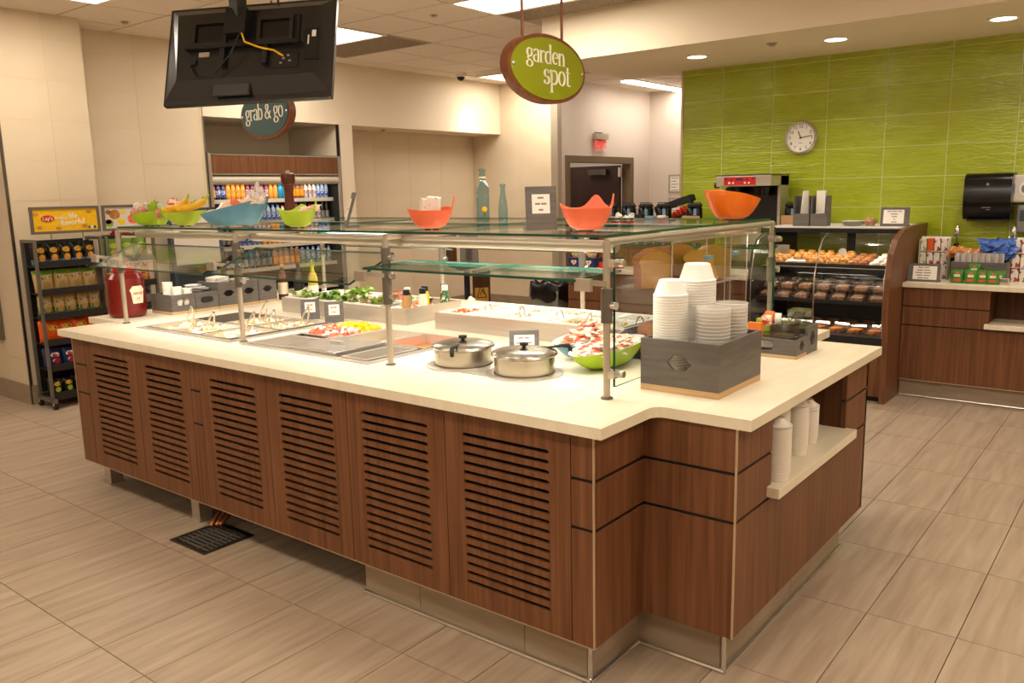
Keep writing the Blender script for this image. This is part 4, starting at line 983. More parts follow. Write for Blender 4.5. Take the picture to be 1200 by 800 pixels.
bottle('cheese_shaker', 'white shaker bottle tipped over on the dressing tray', (-3.05, 3.40, TOP+.012), [(.02, 0), (.022, .004), (.022, .1), (.018, .11)], 'white', 'white', (.019, .11, .14), 'packet_blue', (.03, .07, .0225), rot=(0, .55, .75))
pile('salad_scraps', 'loose orange and white scraps beside the dressing bottles', 'food', (-3.32, 3.30, TOP+.075), .09, .1, .02, 40, .018, ['foam', 'carrot', 'food_cream'], True)
# ---- paper bowls in the niche
def mk_pb(): return tag(MB().lathe([(.033, 0), (.0375, .03), (.039, .031), (.039, .034), (.036, .033), (.031, .003), (.001, .003)], 28, cap=False).obj('paper_bowl', 'paper_bowl', None, smooth=True), 'paper bowl', 'bowl')
pb = Proto(mk_pb)
mat('lid_clear', 'e2dace', .35)
def mk_lid(): return tag(MB().lathe([(.038, 0), (.0395, .004), (.038, .008), (.033, .009), (.02, .024), (.018, .03), (.001, .031)], 28).obj('domed_cover', 'lid_clear', None, smooth=True), 'domed bowl cover', 'cover')
pl = Proto(mk_lid)
NS = .599
for cx, cy, n, nl, lab in ((-1.012, 2.745, 19, 1, 'stack at the near end of the niche'), (-1.06, 2.86, 25, 0, 'stack tucked behind the near one in the niche'), (-1.06, 3.06, 19, 1, 'middle stack in the niche'), (-1.075, 3.22, 13, 2, 'far stack in the niche')):
    for k in range(n): pb.at((cx, cy, NS+k*.0086), label='white paper bowl in the '+lab, group='paper bowls in the niche', scale=(1.22, 1.22, 1))
    for k in range(nl): pl.at((cx, cy, NS+(n-1)*.0086+.035+k*.008), label='domed cover topping the '+lab, group='lids in the niche', scale=(1.22, 1.22, 1))
# ================================================================== THINGS ON THE GLASS SHELF
GZ = SZ+.0095
def onshelf(px, Y): p = py_(px, 270, Y); return (p.x, Y, GZ)
def S(px, Y): return proj((*onshelf(px, Y)[:2], GZ))[2]/FPX     # metres per pixel there
x, y, z = onshelf(179, 2.52); u = S(179, 2.52)
boat('fruit_bowl', 'lime green boat bowl of wrapped apples', (x, y, z+.004), SCR, 46*u, 32*u, 15*u, 'lime', 'lime_soft', .2, base=.6)
def apple(lab, c, r, m_):
    t = thing('apple', lab, 'apple', c, group='apples in the lime boat bowl'); prof = [(.001, -.8), (.35, -.95), (.75, -.7), (1, -.1), (.95, .4), (.6, .8), (.25, .85), (.02, .7)]
    MB().lathe([(a*r, b*r) for a, b in prof], 18).obj('flesh', m_, t, smooth=True); MB().cyl((0, 0, r*.68), (r*.1, 0, r*1.05), r*.06, 6).obj('stem', 'walnut_dark', t)
mat('apple_green', '93b02a', .3); mat('apple_red', 'b3262c', .3, c2='e0a08a', scale=(20, 20, 20))
apple('green apple on top of the wrapped fruit in the lime bowl', onshelf(184, 2.52)[:2]+(GZ+.105,), .038, 'apple_green')
for i, (dx, dz, m_) in enumerate(((162, .07, 'apple_red'), (171, .08, 'apple_red'), (190, .07, 'apple_red'), (196, .075, 'apple_green'))):
    apple('wrapped red apple in the lime green boat bowl' if m_ == 'apple_red' else 'green apple at the edge of the lime boat bowl', onshelf(dx, 2.53)[:2]+(GZ+dz,), .034, m_)
b = MB()
for k in range(9): b.ball((onshelf(160+k*4.5, 2.53)[0], 2.53+rnd(-.03, .03), GZ+.085+rnd(0, .03)), .03, .03, .025, 7, 5)
tag(b.obj('plastic_wrap', 'wrap'), 'clear plastic wrapping around the apples', 'wrap', kind='stuff')
x, y, z = onshelf(218, 2.50); u = S(218, 2.50)
boat('fruit_bowl', 'pale lime flared bowl of bananas', (x, y, z+.004), SCR, 52*u, 32*u, 16*u, 'lime_soft', 'lime_inside', .1, base=.3, pw=.7)
def banana(lab, c, rz, rot, L_=.19, r=.017):
    t = thing('banana', lab, 'banana', c, rot=rot, group='bananas in the flared bowl'); R_ = .125
    pts = [(R_*math.sin(a), 0, R_-R_*math.cos(a)) for a in [(-.6+1.2*i/10) for i in range(11)]]
    rr = [r*(.35 if i in (0, 10) else .8 if i in (1, 9) else 1) for i in range(11)]
    MB().tube(pts, rr, 7).obj('fruit', 'banana', t, smooth=60)
    e = pts[-1]; MB().tube([e, (e[0]+.02, 0, e[2]+.018)], [.007, .005], 6).obj('stem', 'lime', t)
for k, (dx, dz, a) in enumerate(((208, .082, SCR+.1), (215, .09, SCR-.1), (224, .096, SCR+.15), (230, .105, SCR+.35), (212, .105, SCR-.25))):
    p = onshelf(dx, 2.49-.012*k); banana('ripe yellow banana lying in the flared lime bowl', (p[0], p[1], GZ+dz), 0, (.15*k-.3, -.12-.05*k, a))
tag(MB().ball((0, 0, 0), .035, .03, .03, 9, 6).obj('wrapped_snack', 'cracker_red', None, loc=onshelf(206, 2.54)[:2]+(GZ+.125,)), 'small dark wrapped snack behind the bananas', 'snack')
x, y, z = onshelf(277, 2.55); u = S(277, 2.55)
boat('fruit_bowl', 'long slanted blue bowl of wrapped pastries', (x+.0, y, z+.004), SCR, 82*u, 32*u, 23*u, 'blue_bowl', 'foam', .4, base=.5)
pk2 = pillow(.085, .06, .03, 6, 5)
mat('wrap_pink', 'efc9ae', .25, c2='f6e9dc', scale=(30, 30, 30)); mat('wrap_orange', 'e8672f', .3, c2='f0a884', scale=(25, 25, 25))
wpm = [pk2.mesh('wrapped_pastry', m_) for m_ in ('wrap_pink', 'wrap_orange')]
for k in range(11):
    dx = 250+k*5.2; p = onshelf(dx, 2.55+rnd(-.03, .03)); tag(place(wpm[1 if k in (6, 7, 8) else 0], 'wrapped_pastry', None, (p[0], p[1], GZ+.055+.0058*k+rnd(0, .01)), (rnd(-1.4, -.8), rnd(-.4, .4), SCR+rnd(-.6, .6))), 'orange wrapped pastry in the slanted blue bowl' if k in (6, 7, 8) else 'pale wrapped pastry in the slanted blue bowl', 'pastry', 'wrapped pastries in the blue bowl')
b = MB(); p = onshelf(304, 2.56)
for k in range(7): b.ball((p[0]+rnd(-.03, .03), p[1]+rnd(-.02, .02), GZ+.13+.012*k), .028-.002*k, .026-.002*k, .02, 6, 5)
tag(b.obj('plastic_bag', 'wrap'), 'crumpled clear bag standing up from the slanted blue bowl', 'bag')
PK = [(PI*.98, .55, .55), (.05, 1.0, .36), (1.25, .75, .42)]
x, y, z = onshelf(350, 2.52); u = S(350, 2.52)
boat('wavy_bowl', 'lime wavy-rimmed bowl of small packets in front of the pepper mill', (x, y, z+.004), SCR, 46*u, 34*u, 18*u, 'lime_soft', 'lime_soft', 0, base=.36, peaks=[(PI, .25, .6), (.0, .72, .4), (1.5, .45, .4)], pw=.42)
for k in range(5):
    p = onshelf(352+k*3, 2.54); tag(place(crk[1], 'sugar_packet', None, (p[0], p[1]+.02, GZ+.06+.006*k), (rnd(-1.2, -.6), 0, SCR+rnd(-.5, .5))), 'small pale packet in the lime wavy bowl', 'packet', 'packets in the lime wavy bowl')
p = onshelf(341.5, 2.68); u = S(341.5, 2.68)
t = thing('pepper_mill', 'tall dark wooden pepper mill with a steel top on the glass shelf', 'pepper mill', p)
mat('mill_wood', '4a1c0e', .3, c2='5e2815', scale=(40, 40, 4))
MB().lathe([(.034, 0), (.036, .012), (.034, .05), (.024, .11), (.022, .16), (.027, .2), (.030, .205)], 24).obj('body', 'mill_wood', t, smooth=True)
MB().lathe([(.029, .206), (.034, .215), (.036, .24), (.034, .258), (.02, .262)], 24).obj('head', 'mill_wood', t, smooth=True)
MB().lathe([(.012, .262), (.012, .27), (.006, .276), (.001, .278)], 12).obj('finial', 'steel_bright', t, smooth=True)
stand_sign('sign_holder', 'grey easel sign holder seen edge-on between the lime and coral bowls', onshelf(405, 2.60), SCR-PI/2+.25, .13, .165, [.5], tilt=.3, foot=.06)
x, y, z = onshelf(506, 2.55); u = S(506, 2.55)
boat('wavy_bowl', 'coral wavy-rimmed bowl holding tea boxes', (x, y, z+.004), SCR, 56*u, 40*u, 21*u, 'coral', 'coral', 0, base=.34, peaks=[(PI, .12, .6), (.0, .75, .32), (.9, .2, .4)], pw=.42)
mat('tea_white', 'f3efe2', .5, c2='9fb24a', scale=(45, 45, 45), ramp=(.62, .66))
for k, (dx, dz, a) in enumerate(((500, .05, .3), (508, .058, -.15))):
    q = onshelf(dx, 2.56); tag(MB().bbox(-.028, .028, -.02, .02, 0, .075, .002).obj('tea_box', 'tea_white', None, loc=(q[0], q[1], GZ+dz), rot=(.1, .12, SCR+a)), ['white and green tea box on the inner side of the coral bowl', 'white tea box leaning towards the coral bowl tip'][k], 'box')
# glass bottles on the rear shelf
p = onshelf(566.5, 3.2)
t = thing('glass_bottle', 'tall square aqua glass bottle with a yellow flower on the shelf', 'bottle', p, SCR+.25)
b = MB(); q = .027; n = 4
for z0, z1, s0, s1 in ((0, .01, .9, 1), (.01, .17, 1, 1), (.17, .2, 1, .55), (.2, .205, .55, .45)):
    b.add([(sx*q*s, sy*q*s, z) for z, s in ((z0, s0), (z1, s1)) for sx, sy in ((-1, -1), (1, -1), (1, 1), (-1, 1))], [(0, 1, 5, 4), (1, 2, 6, 5), (2, 3, 7, 6), (3, 0, 4, 7)])
b.obj('body', 'glass_teal', t); MB().lathe([(.0155, .2), (.0155, .245), (.018, .247), (.018, .26), (.014, .262)], 16, cap=False).obj('neck', 'glass_teal', t, smooth=True)
MB().lathe([(.0165, .214), (.0175, .218), (.0165, .222)], 16, cap=False).obj('neck_ring', 'label_cream', t, smooth=True)
MB().ball((0, -.036, .065), .014, .003, .014, 10, 6).obj('flower', 'yellow', t, smooth=True); MB().box(-.002, .002, -.0358, -.0345, .02, .055).obj('flower_stem', 'spinach', t)
p = onshelf(590, 3.2)
t = thing('glass_bottle', 'slim round aqua glass bottle beside the square one', 'bottle', p)
MB().lathe([(.02, 0), (.0225, .006), (.0225, .06), (.019, .1), (.0125, .13), (.011, .17), (.014, .172), (.014, .182), (.011, .184)], 20, cap=False).obj('body', 'glass_teal', t, smooth=True)
stand_sign('sign_holder', 'large grey easel sign holder with a printed card between bottle and coral bowl', onshelf(635, 2.60), SCR+.12, .118, .165, [.4, .7, .3], tilt=.14, foot=.085, win=(.2, .38, .78, .82))
x, y, z = onshelf(688, 2.60); u = S(688, 2.60)
boat('wavy_bowl', 'empty coral wavy-rimmed bowl beside the end post', (x, y, z+.004), SCR, 63*u, 46*u, 25*u, 'coral', 'coral', 0, base=.36, peaks=[(PI*.93, .25, .5), (.0, .65, .28), (1.15, .62, .34)], pw=.42)
x, y, z = onshelf(857, 3.66); u = S(857, 3.66)
boat('orange_bowl', 'glossy orange slanted bowl on the shelf by the end frame', (x-.0, y, z+.004), SCR, 66*u, 50*u, 27*u, 'orange', 'orange', -.2, base=.42, pw=.55, peaks=[(-PI/2, .14, .9), (PI/2, .2, .9)])
# ================================================================== LEFT WALL: snack racks
def mk_bag(base, logo, chips, lab, w=.135, h=.17, d=.05, band=None, bz=(-.98, -.45)):
    band = band or base
    def f():
        t = thing('chip_bag', lab, 'chip bag')
        pillow(w, h, d, 8, 8).obj('body', base, t, smooth=60)
        pdisc(w, h, d, 0, .36, .66, .24).obj('logo_patch', logo, t, smooth=60)
        pdisc(w, h, d, .05, -.3, .55, .3).obj('picture_patch', chips, t, smooth=60)
        pillow(w, h, d, 6, 3, .001, -1, 1, bz[0], bz[1], False).obj('base_band', band, t, smooth=60)
        return t
    return Proto(f)
mat('bag_blk', '131110', .3); mat('bag_yel', 'dfa81c', .35, c2='1a1612', scale=(45, 45, 60), ramp=(.55, .6)); mat('bag_org', 'd9761f', .4, c2='e8b04a', scale=(50, 50, 50))
mat('bag_tan', 'c9a869', .4); mat('bag_grn', '6f9a2a', .35); mat('bag_dgrn', '2e6a3a', .35); mat('bag_brown', '4a3216', .4, c2='c9b283', scale=(60, 60, 60), ramp=(.45, .5))
mat('bag_tan2', 'b8955a', .4); mat('bag_orange', 'e85a10', .3); mat('bag_red', 'b8261c', .35, c2='e8e0d8', scale=(30, 30, 30), ramp=(.5, .54)); mat('bag_navy', '22305e', .35); mat('bag_grey', '7d7a78', .35); mat('bag_lime', 'b9c93a', .35); mat('bag_teal', '2b7d92', .35)
def rack(name, lab, y0, y1, rows, gname, hdr, hlab):
    xb, xf = XLA+.02 if y0 < 3.2 else XL+.06, -6.75; t = thing(name, lab, 'rack', (xf, y0, 0)); W_ = y1-y0; D = xf-xb
    for yy in (.0, W_-.022):
        MB().box(-.022, 0, yy, yy+.022, .07, 1.315).obj('upright', 'rack_steel', t); MB().box(-D+.06, -D+.082, yy, yy+.022, .07, 1.315).obj('upright', 'rack_steel', t)
        MB().box(-D+.04, .05, yy, yy+.022, .055, .085).obj('foot_rail', 'rack_steel', t)
        MB().box(-D+.082, -.022, yy, yy+.022, 1.293, 1.315).obj('top_rail', 'rack_steel', t)
    zs_ = (1.10, .89, .70, .50, .30, .08)
    for z in zs_:
        s = MB().box(-D+.03, -.0, .024, W_-.024, z, z+.008).obj('shelf', 'shelf_dark', t); MB().box(-.004, .012, .024, W_-.024, z, z+.05).obj('shelf_lip', 'shelf_dark', s)
    MB().box(-D+.02, -D+.03, .024, W_-.024, .1, 1.3).obj('back_panel', 'shelf_dark', t)
    for yy in (.011, W_-.011):
        for xx in (-D+.07, .02):
            c = MB().cyl((xx, yy-.012, .028), (xx, yy+.012, .028), .028, 16).obj('caster', 'black_soft', t, smooth=True); MB().box(xx-.012, xx+.012, yy-.015, yy+.015, .03, .056).obj('caster_fork', 'steel_bright', c)
    for (pr, n, lb), z in zip(rows, zs_):
        w = (W_-.06)/n
        for k in range(n):
            for dpt in (.075, .15):
                pr.at((xf-dpt, y0+.03+w*(k+.5), z+.012), rot=(-.06+rnd(-.05, .05), rnd(-.05, .05), PI/2+rnd(-.06, .06)), label=lb, group=gname, scale=(w/.136, 1.0, 1.03))
    h = thing('header_sign', hlab, 'sign', (xf-.0, y0, 1.355))
    b = MB()
    for q in ((0, W_, .0, .02), (0, W_, .185, .205), (0, .02, .02, .185), (W_-.02, W_, .02, .185)): b.box(-.02, 0, q[0], q[1], q[2], q[3])
    b.obj('frame', 'rack_steel', h); MB().box(-.015, -.006, .02, W_-.02, .02, .185).obj('face', hdr, h)
    for yy in (.14, W_-.14): MB().cyl((-.012, yy, -.04), (-.012, yy, 0), .004, 8).obj('stem', 'rack_steel', h)
    return t, h
B1 = mk_bag('bag_blk', 'bag_yel', 'bag_org', 'x', band='tag_blue'); B2 = mk_bag('bag_tan', 'bag_brown', 'bag_tan2', 'x', band='bag_grn', bz=(.62, .98)); B3 = mk_bag('bag_tan', 'bag_brown', 'bag_tan2', 'x', band='bag_dgrn', bz=(-.98, -.15)); B4 = mk_bag('bag_orange', 'bag_yel', 'bag_orange', 'x', .15, .17, .06); B5 = mk_bag('bag_navy', 'bag_red', 'bag_red', 'x', .13, .15); B6 = mk_bag('bag_blk', 'bag_yel', 'bag_lime', 'x', .12, .13)
mat('header_yellow', 'f3c51a', .4, c2='ebb40f', scale=(6, 30, 30), distort=2)
r1, h1 = rack('snack_rack', 'wheeled grey snack rack of chip bags against the pillar', 2.755, 3.275, [
    (B1, 5, 'black chip bag with yellow lettering on the top shelf under the yellow sign'), (B2, 4, 'tan and light green chip bag on the second shelf under the yellow sign'), (B3, 5, 'tan chip bag with a dark green base on the third shelf'), (B4, 4, 'bright orange chip bag on the fourth rack shelf'), (B5, 4, 'red white and navy chip bag on the fifth rack shelf'), (B6, 5, 'black and yellow snack bag on the bottom rack shelf')], 'chip bags on the first rack', 'header_yellow', 'yellow advertising header with white lettering above the snack rack')
mat('lay_red', 'c7372e', .4)
MB().ell('x', (.125, .115), .05, .026, -.006, -.004).obj('logo_oval', 'lay_red', h1)
text("Lay's", .04, 'letter', h1, (-.0035, .125, .115), (PI/2, .0, PI/2))
text('make', .045, 'letter', h1, (-.0035, .225, .12), (PI/2, 0, PI/2)); text('life', .058, 'letter', h1, (-.0035, .315, .132), (PI/2, 0, PI/2), bold=.001); text('flavorful', .058, 'letter', h1, (-.0035, .31, .083), (PI/2, -.08, PI/2), bold=.001)
for yy, zz in ((.04, .15), (.06, .05), (.44, .16), (.4, .05), (.2, .04)): MB().ell('x', (yy, zz), .022, .014, -.006, -.0045, 14).obj('chip_print', 'bread_crumb', h1)
for k, m_ in enumerate(('bag_dgrn', 'white', 'bag_navy')): MB().box(-.006, -.0045, .425+k*.022, .442+k*.022, .03, .05).obj('logo_print', m_, h1)
mat('header_white', 'ddd3cc', .45)
r2, h2 = rack('snack_rack', 'second grey snack rack with mixed bags beside the first', 3.30, 3.72, [
    (mk_bag('bag_grn', 'bag_lime', 'bag_tan', 'x'), 3, 'green snack bag on the top shelf of the second rack'), (mk_bag('bag_red', 'bag_yel', 'bag_org', 'x'), 3, 'red snack bag on the second shelf of the second rack'), (mk_bag('bag_grey', 'bag_blk', 'bag_grey', 'x'), 3, 'grey snack bag on the third shelf of the second rack'), (mk_bag('bag_teal', 'bag_tan', 'bag_tan', 'x'), 3, 'teal and tan snack bag on the fourth shelf of the second rack'), (B5, 3, 'red white and navy bag low on the second rack'), (B6, 3, 'black and yellow bag at the bottom of the second rack')], 'chip bags on the second rack', 'header_white', 'white advertising header with printed cookies beside the yellow one')
for yy, zz, rr, m_ in ((.10, .13, .045, 'pastry'), (.05, .15, .022, 'pastry_brown'), (.17, .15, .02, 'corn'), (.15, .07, .03, 'corn'), (.05, .06, .035, 'lettuce'), (.045, .075, .025, 'tomato'), (.25, .09, .045, 'tomato'), (.33, .13, .035, 'pastry_brown')): MB().ell('x', (yy, zz), rr, rr*.85, -.006, -.0045, 20).obj('food_print', m_, h2)
# hanging red bags clipped at the second rack
for k, (yy, z) in enumerate(((3.46, 1.315), (3.55, 1.32), (3.63, 1.315))):
    B4_ = pillow(.13, .16, .05, 7, 7).obj('snack_bag', 'bag_red', None, smooth=60, loc=(-6.86, yy, z), rot=(-.2, rnd(-.3, .3), PI/2)); tag(B4_, 'red snack bag lying on top of the second rack', 'chip bag', 'red bags on the second rack')
# folded sandwich board behind the bowls
t = thing('folding_board', 'dark blue framed folding board in front of the cream tile wall', 'board', (-7.2, 4.42, 0))
mat('slate', '3a4450', .5); f = MB(); Wb, Hb = .27, 1.52
for q in ((-.012, .012, -Wb, -Wb+.035, .0, Hb), (-.012, .012, Wb-.035, Wb, 0, Hb), (-.012, .012, -Wb+.035, Wb-.035, Hb-.04, Hb-.005), (-.012, .012, -Wb+.035, Wb-.035, .95, .99), (-.012, .012, -Wb+.035, Wb-.035, .15, .19)): f.box(*q)
f.obj('frame', 'slate', t, rot=(0, -.06, 0)); MB().box(-.006, .006, -Wb+.035, Wb-.035, .99, Hb-.04).obj('panel', 'wall_paint', t, rot=(0, -.06, 0))
for s in (-1, 1): MB().ball((-.06, s*(Wb-.017), Hb+.005), .018, .02, .02, 8, 6).obj('corner_cap', 'black_soft', t)
MB().box(-.16, -.14, -Wb, Wb, 0, 1.45).obj('rear_leaf', 'slate', t, rot=(0, .04, 0))
# ================================================================== OPEN COOLER
CY0, CY1, CXF, CXB = 4.712, 6.36, XL+.01, -8.2
t = thing('open_cooler', 'open refrigerated cooler with walnut header and shelves of drinks', 'cooler', (0, 0, 0))
b = MB(); b.box(CXB, CXF, CY0, CY0+.02, 0, 2.03); b.box(CXB, CXF, CY1-.02, CY1, 0, 2.03); b.box(CXB-.02, CXB, CY0, CY1, 0, 2.03); b.obj('cabinet', 'cooler_dark', t)
MB().box(CXF-.5, CXF, CY0+.02, CY1-.02, 2.01, 2.03).obj('top', 'steel_dark', t)
MB().box(CXF-.02, CXF, CY0+.02, CY1-.02, 1.835, 2.01).obj('header', 'walnut', t)
for z in (1.82, 2.012): MB().box(CXF-.021, CXF+.004, CY0, CY1, z, z+.014).obj('header_trim', 'steel_bright', t)
MB().tube([(CXF-.04, CY0+.02, 1.77), (CXF-.04, CY1-.02, 1.77)], .045, 12).obj('light_canopy', 'canopy', t, smooth=True)
for y in (CY0, CY1-.03): MB().box(CXF-.01, CXF+.015, y, y+.03, 0, 2.03).obj('jamb', 'steel', t)
SH = [1.575, 1.335, 1.10, .86, .6, .3]
for z in SH:
    s = MB().box(CXB+.05, CXF-.12, CY0+.02, CY1-.02, z-.02, z).obj('shelf', 'steel_dark', t); MB().box(CXF-.125, CXF-.115, CY0+.02, CY1-.02, z-.035, z+.005).obj('price_rail', 'canopy', s)
    MB().box(CXF-.16, CXF-.13, CY0+.05, CY1-.05, z-.034, z-.021).obj('shelf_light', 'lamp_soft', s)
MB().box(CXB, CXF-.02, CY0+.02, CY1-.02, 0, .26).obj('base', 'steel_dark', t)
area('cooler_lamp', (CXF-.07, (CY0+CY1)/2, 1.72), .05, 1.5, 2.6, rot=(0, math.radians(25), 0), col=(1, .93, .82))
for z in SH[:3]: area('cooler_shelf_lamp', (CXF-.15, (CY0+CY1)/2, z-.045), .03, 1.4, .8, col=(1, .93, .85))
def mk_drink(body, capm, labm, lab, h=.19, r=.031):
    def f():
        t = thing('drink_bottle', lab, 'bottle')
        MB().lathe([(r*.9, 0), (r, .008), (r, h*.62), (r*.8, h*.78), (r*.42, h*.88), (r*.42, h*.94)], 12).obj('body', body, t, smooth=True)
        MB().lathe([(r*.5, h*.93), (r*.5, h), (.001, h)], 10).obj('cap', capm, t, smooth=True)
        MB().lathe([(r*1.02, h*.14), (r*1.02, h*.52)], 12, cap=False).obj('wrap_label', labm, t, smooth=True); return t
    return Proto(f)
mat('juice_o', 'd8861c', .25); mat('juice_r', '6a2434', .25); mat('juice_p', '33223e', .25); mat('juice_b', '1f7c9c', .25); mat('juice_br', '7a431f', .3); mat('milk', 'c9bfae', .35); mat('water', '8593a6', .2); mat('lab_o', 'e0b23a', .4, c2='d2562a', scale=(30, 30, 30)); mat('lab_w', 'cfc6c4', .4, c2='7f2b30', scale=(40, 40, 40)); mat('lab_b', '243f86', .4, c2='a9b4c8', scale=(40, 40, 40), ramp=(.5, .55))
D = {'red': mk_drink('juice_r', 'red', 'lab_o', 'x'), 'purple': mk_drink('juice_p', 'black', 'lab_b', 'x'), 'orange': mk_drink('juice_o', 'yellow', 'lab_o', 'x'), 'plum': mk_drink('juice_r', 'black', 'lab_w', 'x'), 'gold': mk_drink('juice_o', 'yellow', 'bag_org', 'x'), 'teal': mk_drink('juice_b', 'juice_b', 'juice_b', 'x', .19, .036), 'brown': mk_drink('juice_br', 'juice_br', 'juice_o', 'x', .19, .036), 'milk': mk_drink('milk', 'red', 'lab_w', 'x', .17), 'blue': mk_drink('water', 'lab_b', 'lab_b', 'x', .18), 'black': mk_drink('vinegar', 'black', 'bag_grey', 'x', .19)}
LBL = {'red': 'red juice bottle', 'purple': 'dark purple juice bottle', 'orange': 'orange juice bottle with a yellow cap', 'plum': 'plum red tea bottle', 'gold': 'golden drink bottle', 'teal': 'teal blue can-shaped bottle', 'brown': 'amber coffee drink bottle', 'milk': 'white milk bottle with a red cap', 'blue': 'clear water bottle with a blue label', 'black': 'dark cola bottle'}
rows = [['red']*2+['purple']*2+['orange']*4+['plum']*5+['gold']*2+['teal']*2+['brown']*4+['milk']*3+['blue']*3,
        ['black']*2+['blue']*4+['milk']*2+['plum']*2+['purple']*2+['milk']*3+['black']*2,
        ['black']*5+['blue']*5+['orange']*4+['red']*4+['milk']*4+['teal']*3, ['plum']*4+['black']*6+['brown']*5+['blue']*6]
for r_, z, nm, off in zip(rows, SH, ('top', 'second', 'third', 'fourth'), (0, .52, 0, 0)):
    n = len(r_); st = (CY1-CY0-.1-off)/n
    for k, c_ in enumerate(r_):
        D[c_].at((CXF-.17, CY0+.05+off+st*(k+.5), z+.0005), label=LBL[c_]+' on the '+nm+' shelf of the open cooler', group='bottles on the '+nm+' cooler shelf', scale=(.8, .8, 1))
# sandwiches / salads on a cooler shelf front: round tubs
mat('tub_red', 'c4402f', .4, c2='ead9c8', scale=(35, 35, 35), ramp=(.45, .55))
def mk_tub(): 
    t = thing('yogurt_cup', 'yogurt parfait cup with a white domed lid on the second cooler shelf', 'cup', group='parfait cups in the cooler')
    MB().lathe([(.035, 0), (.046, .1)], 16).obj('cup', 'tub_red', t, smooth=True); MB().lathe([(.048, .1), (.048, .108), (.036, .135), (.001, .138)], 16).obj('lid', 'white', t, smooth=True); return t
tb = Proto(mk_tub)
for k in range(4): tb.at((CXF-.175, CY0+.10+k*.135, SH[1]+.0005), scale=(1.15, 1.15, 1.25))
# ================================================================== BACK: stand, sign, bin
t = thing('pedestal_table', 'small round black pedestal table holding napkin dispensers near the alcove', 'table', (-6.55, 7.45, 0))
MB().lathe([(.001, .70), (.1, .70), (.2, .735), (.225, .75), (.225, .765), (.001, .766)], 28).obj('top', 'black_soft', t, smooth=True)
MB().cyl((0, 0, .02), (0, 0, .705), .035).obj('pole', 'black_soft', t, smooth=True); MB().lathe([(.2, 0), (.2, .012), (.05, .03)], 24).obj('base', 'black_soft', t, smooth=True)
t = thing('napkin_dispenser', 'tall grey napkin dispenser standing on the pedestal table', 'dispenser', (-6.55, 7.45, .7665), SCR)
MB().bbox(-.07, .14, -.09, .09, 0, .44, .01).obj('body', 'bin_grey', t); MB().box(-.0, .07, -.095, -.089, .05, .4).obj('front', 'steel_dark', t)
t = thing('napkin_dispenser', 'dark brown dispenser beside the grey one on the pedestal table', 'dispenser', (-6.68, 7.35, .7665), SCR)
MB().bbox(-.07, .05, -.07, .07, 0, .45, .008).obj('body', 'walnut_dark', t); MB().box(-.05, .03, -.075, -.0695, .3, .42).obj('window', 'steel_dark', t)
t = thing('wet_floor_sign', 'yellow wet floor caution sign in a dark frame by the wall', 'floor sign', (-6.75, 7.95, 0), SCR+.1)
mat('sign_yellow', 'c89a2c', .5)
MB().box(-.11, .11, -.012, .012, .0, .66).obj('frame', 'walnut_dark', t, rot=(-.1, 0, 0)); f = MB().box(-.085, .085, -.016, -.012, .05, .63).obj('face', 'sign_yellow', t, rot=(-.1, 0, 0))
text('CAUTION', .034, 'black', f, (0, -.017, .585), (PI/2, 0, 0)); text('WET', .05, 'black', f, (0, -.017, .19), (PI/2, 0, 0)); text('FLOOR', .05, 'black', f, (0, -.017, .1), (PI/2, 0, 0))
b = MB()
for p, q in (((-.06, .3), (0, .47)), ((0, .47), (.06, .3)), ((.06, .3), (-.06, .3)), ((-.02, .33), (.01, .4)), ((.01, .4), (.03, .34))): b.tube([(p[0], -.017, p[1]), (q[0], -.017, q[1])], .005, 6)
b.obj('symbol', 'black', f)
MB().box(-.11, .11, .06, .075, 0, .62).obj('rear_leaf', 'walnut_dark', t, rot=(.08, 0, 0))
tb_ = (-4.72, 6.62); t = thing('trash_bin', 'grey trash bin with a black liner beside the coffee counter', 'bin', (*tb_, 0), .0)
MB().add([(sx*.17*s, sy*.15*s, z) for z, s in ((0, .85), (.66, 1)) for sx, sy in ((-1, -1), (1, -1), (1, 1), (-1, 1))], [(0, 3, 2, 1), (0, 1, 5, 4), (1, 2, 6, 5), (2, 3, 7, 6), (3, 0, 4, 7), (4, 5, 6, 7)]).obj('body', 'bin_grey', t)
b = MB(); n = 28; V = []; rings = ((.56, 1.08), (.6, 1.14), (.68, 1.1), (.72, 1.06), (.73, .9), (.68, .8))
for z, s in rings:
    for i in range(n):
        a = 2*PI*i/n; c_, s_ = math.cos(a), math.sin(a); k = 1/max(abs(c_), abs(s_))**.75
        V.append((.17*s*c_*k*(1+.03*math.sin(7*a)), .15*s*s_*k*(1+.03*math.sin(9*a)), z+.02*math.sin(5*a+z*20)))
b.add(V, [(j*n+i, j*n+(i+1) % n, (j+1)*n+(i+1) % n, (j+1)*n+i) for j in range(5) for i in range(n)]); b.obj('liner', 'bag_black', t, smooth=60)
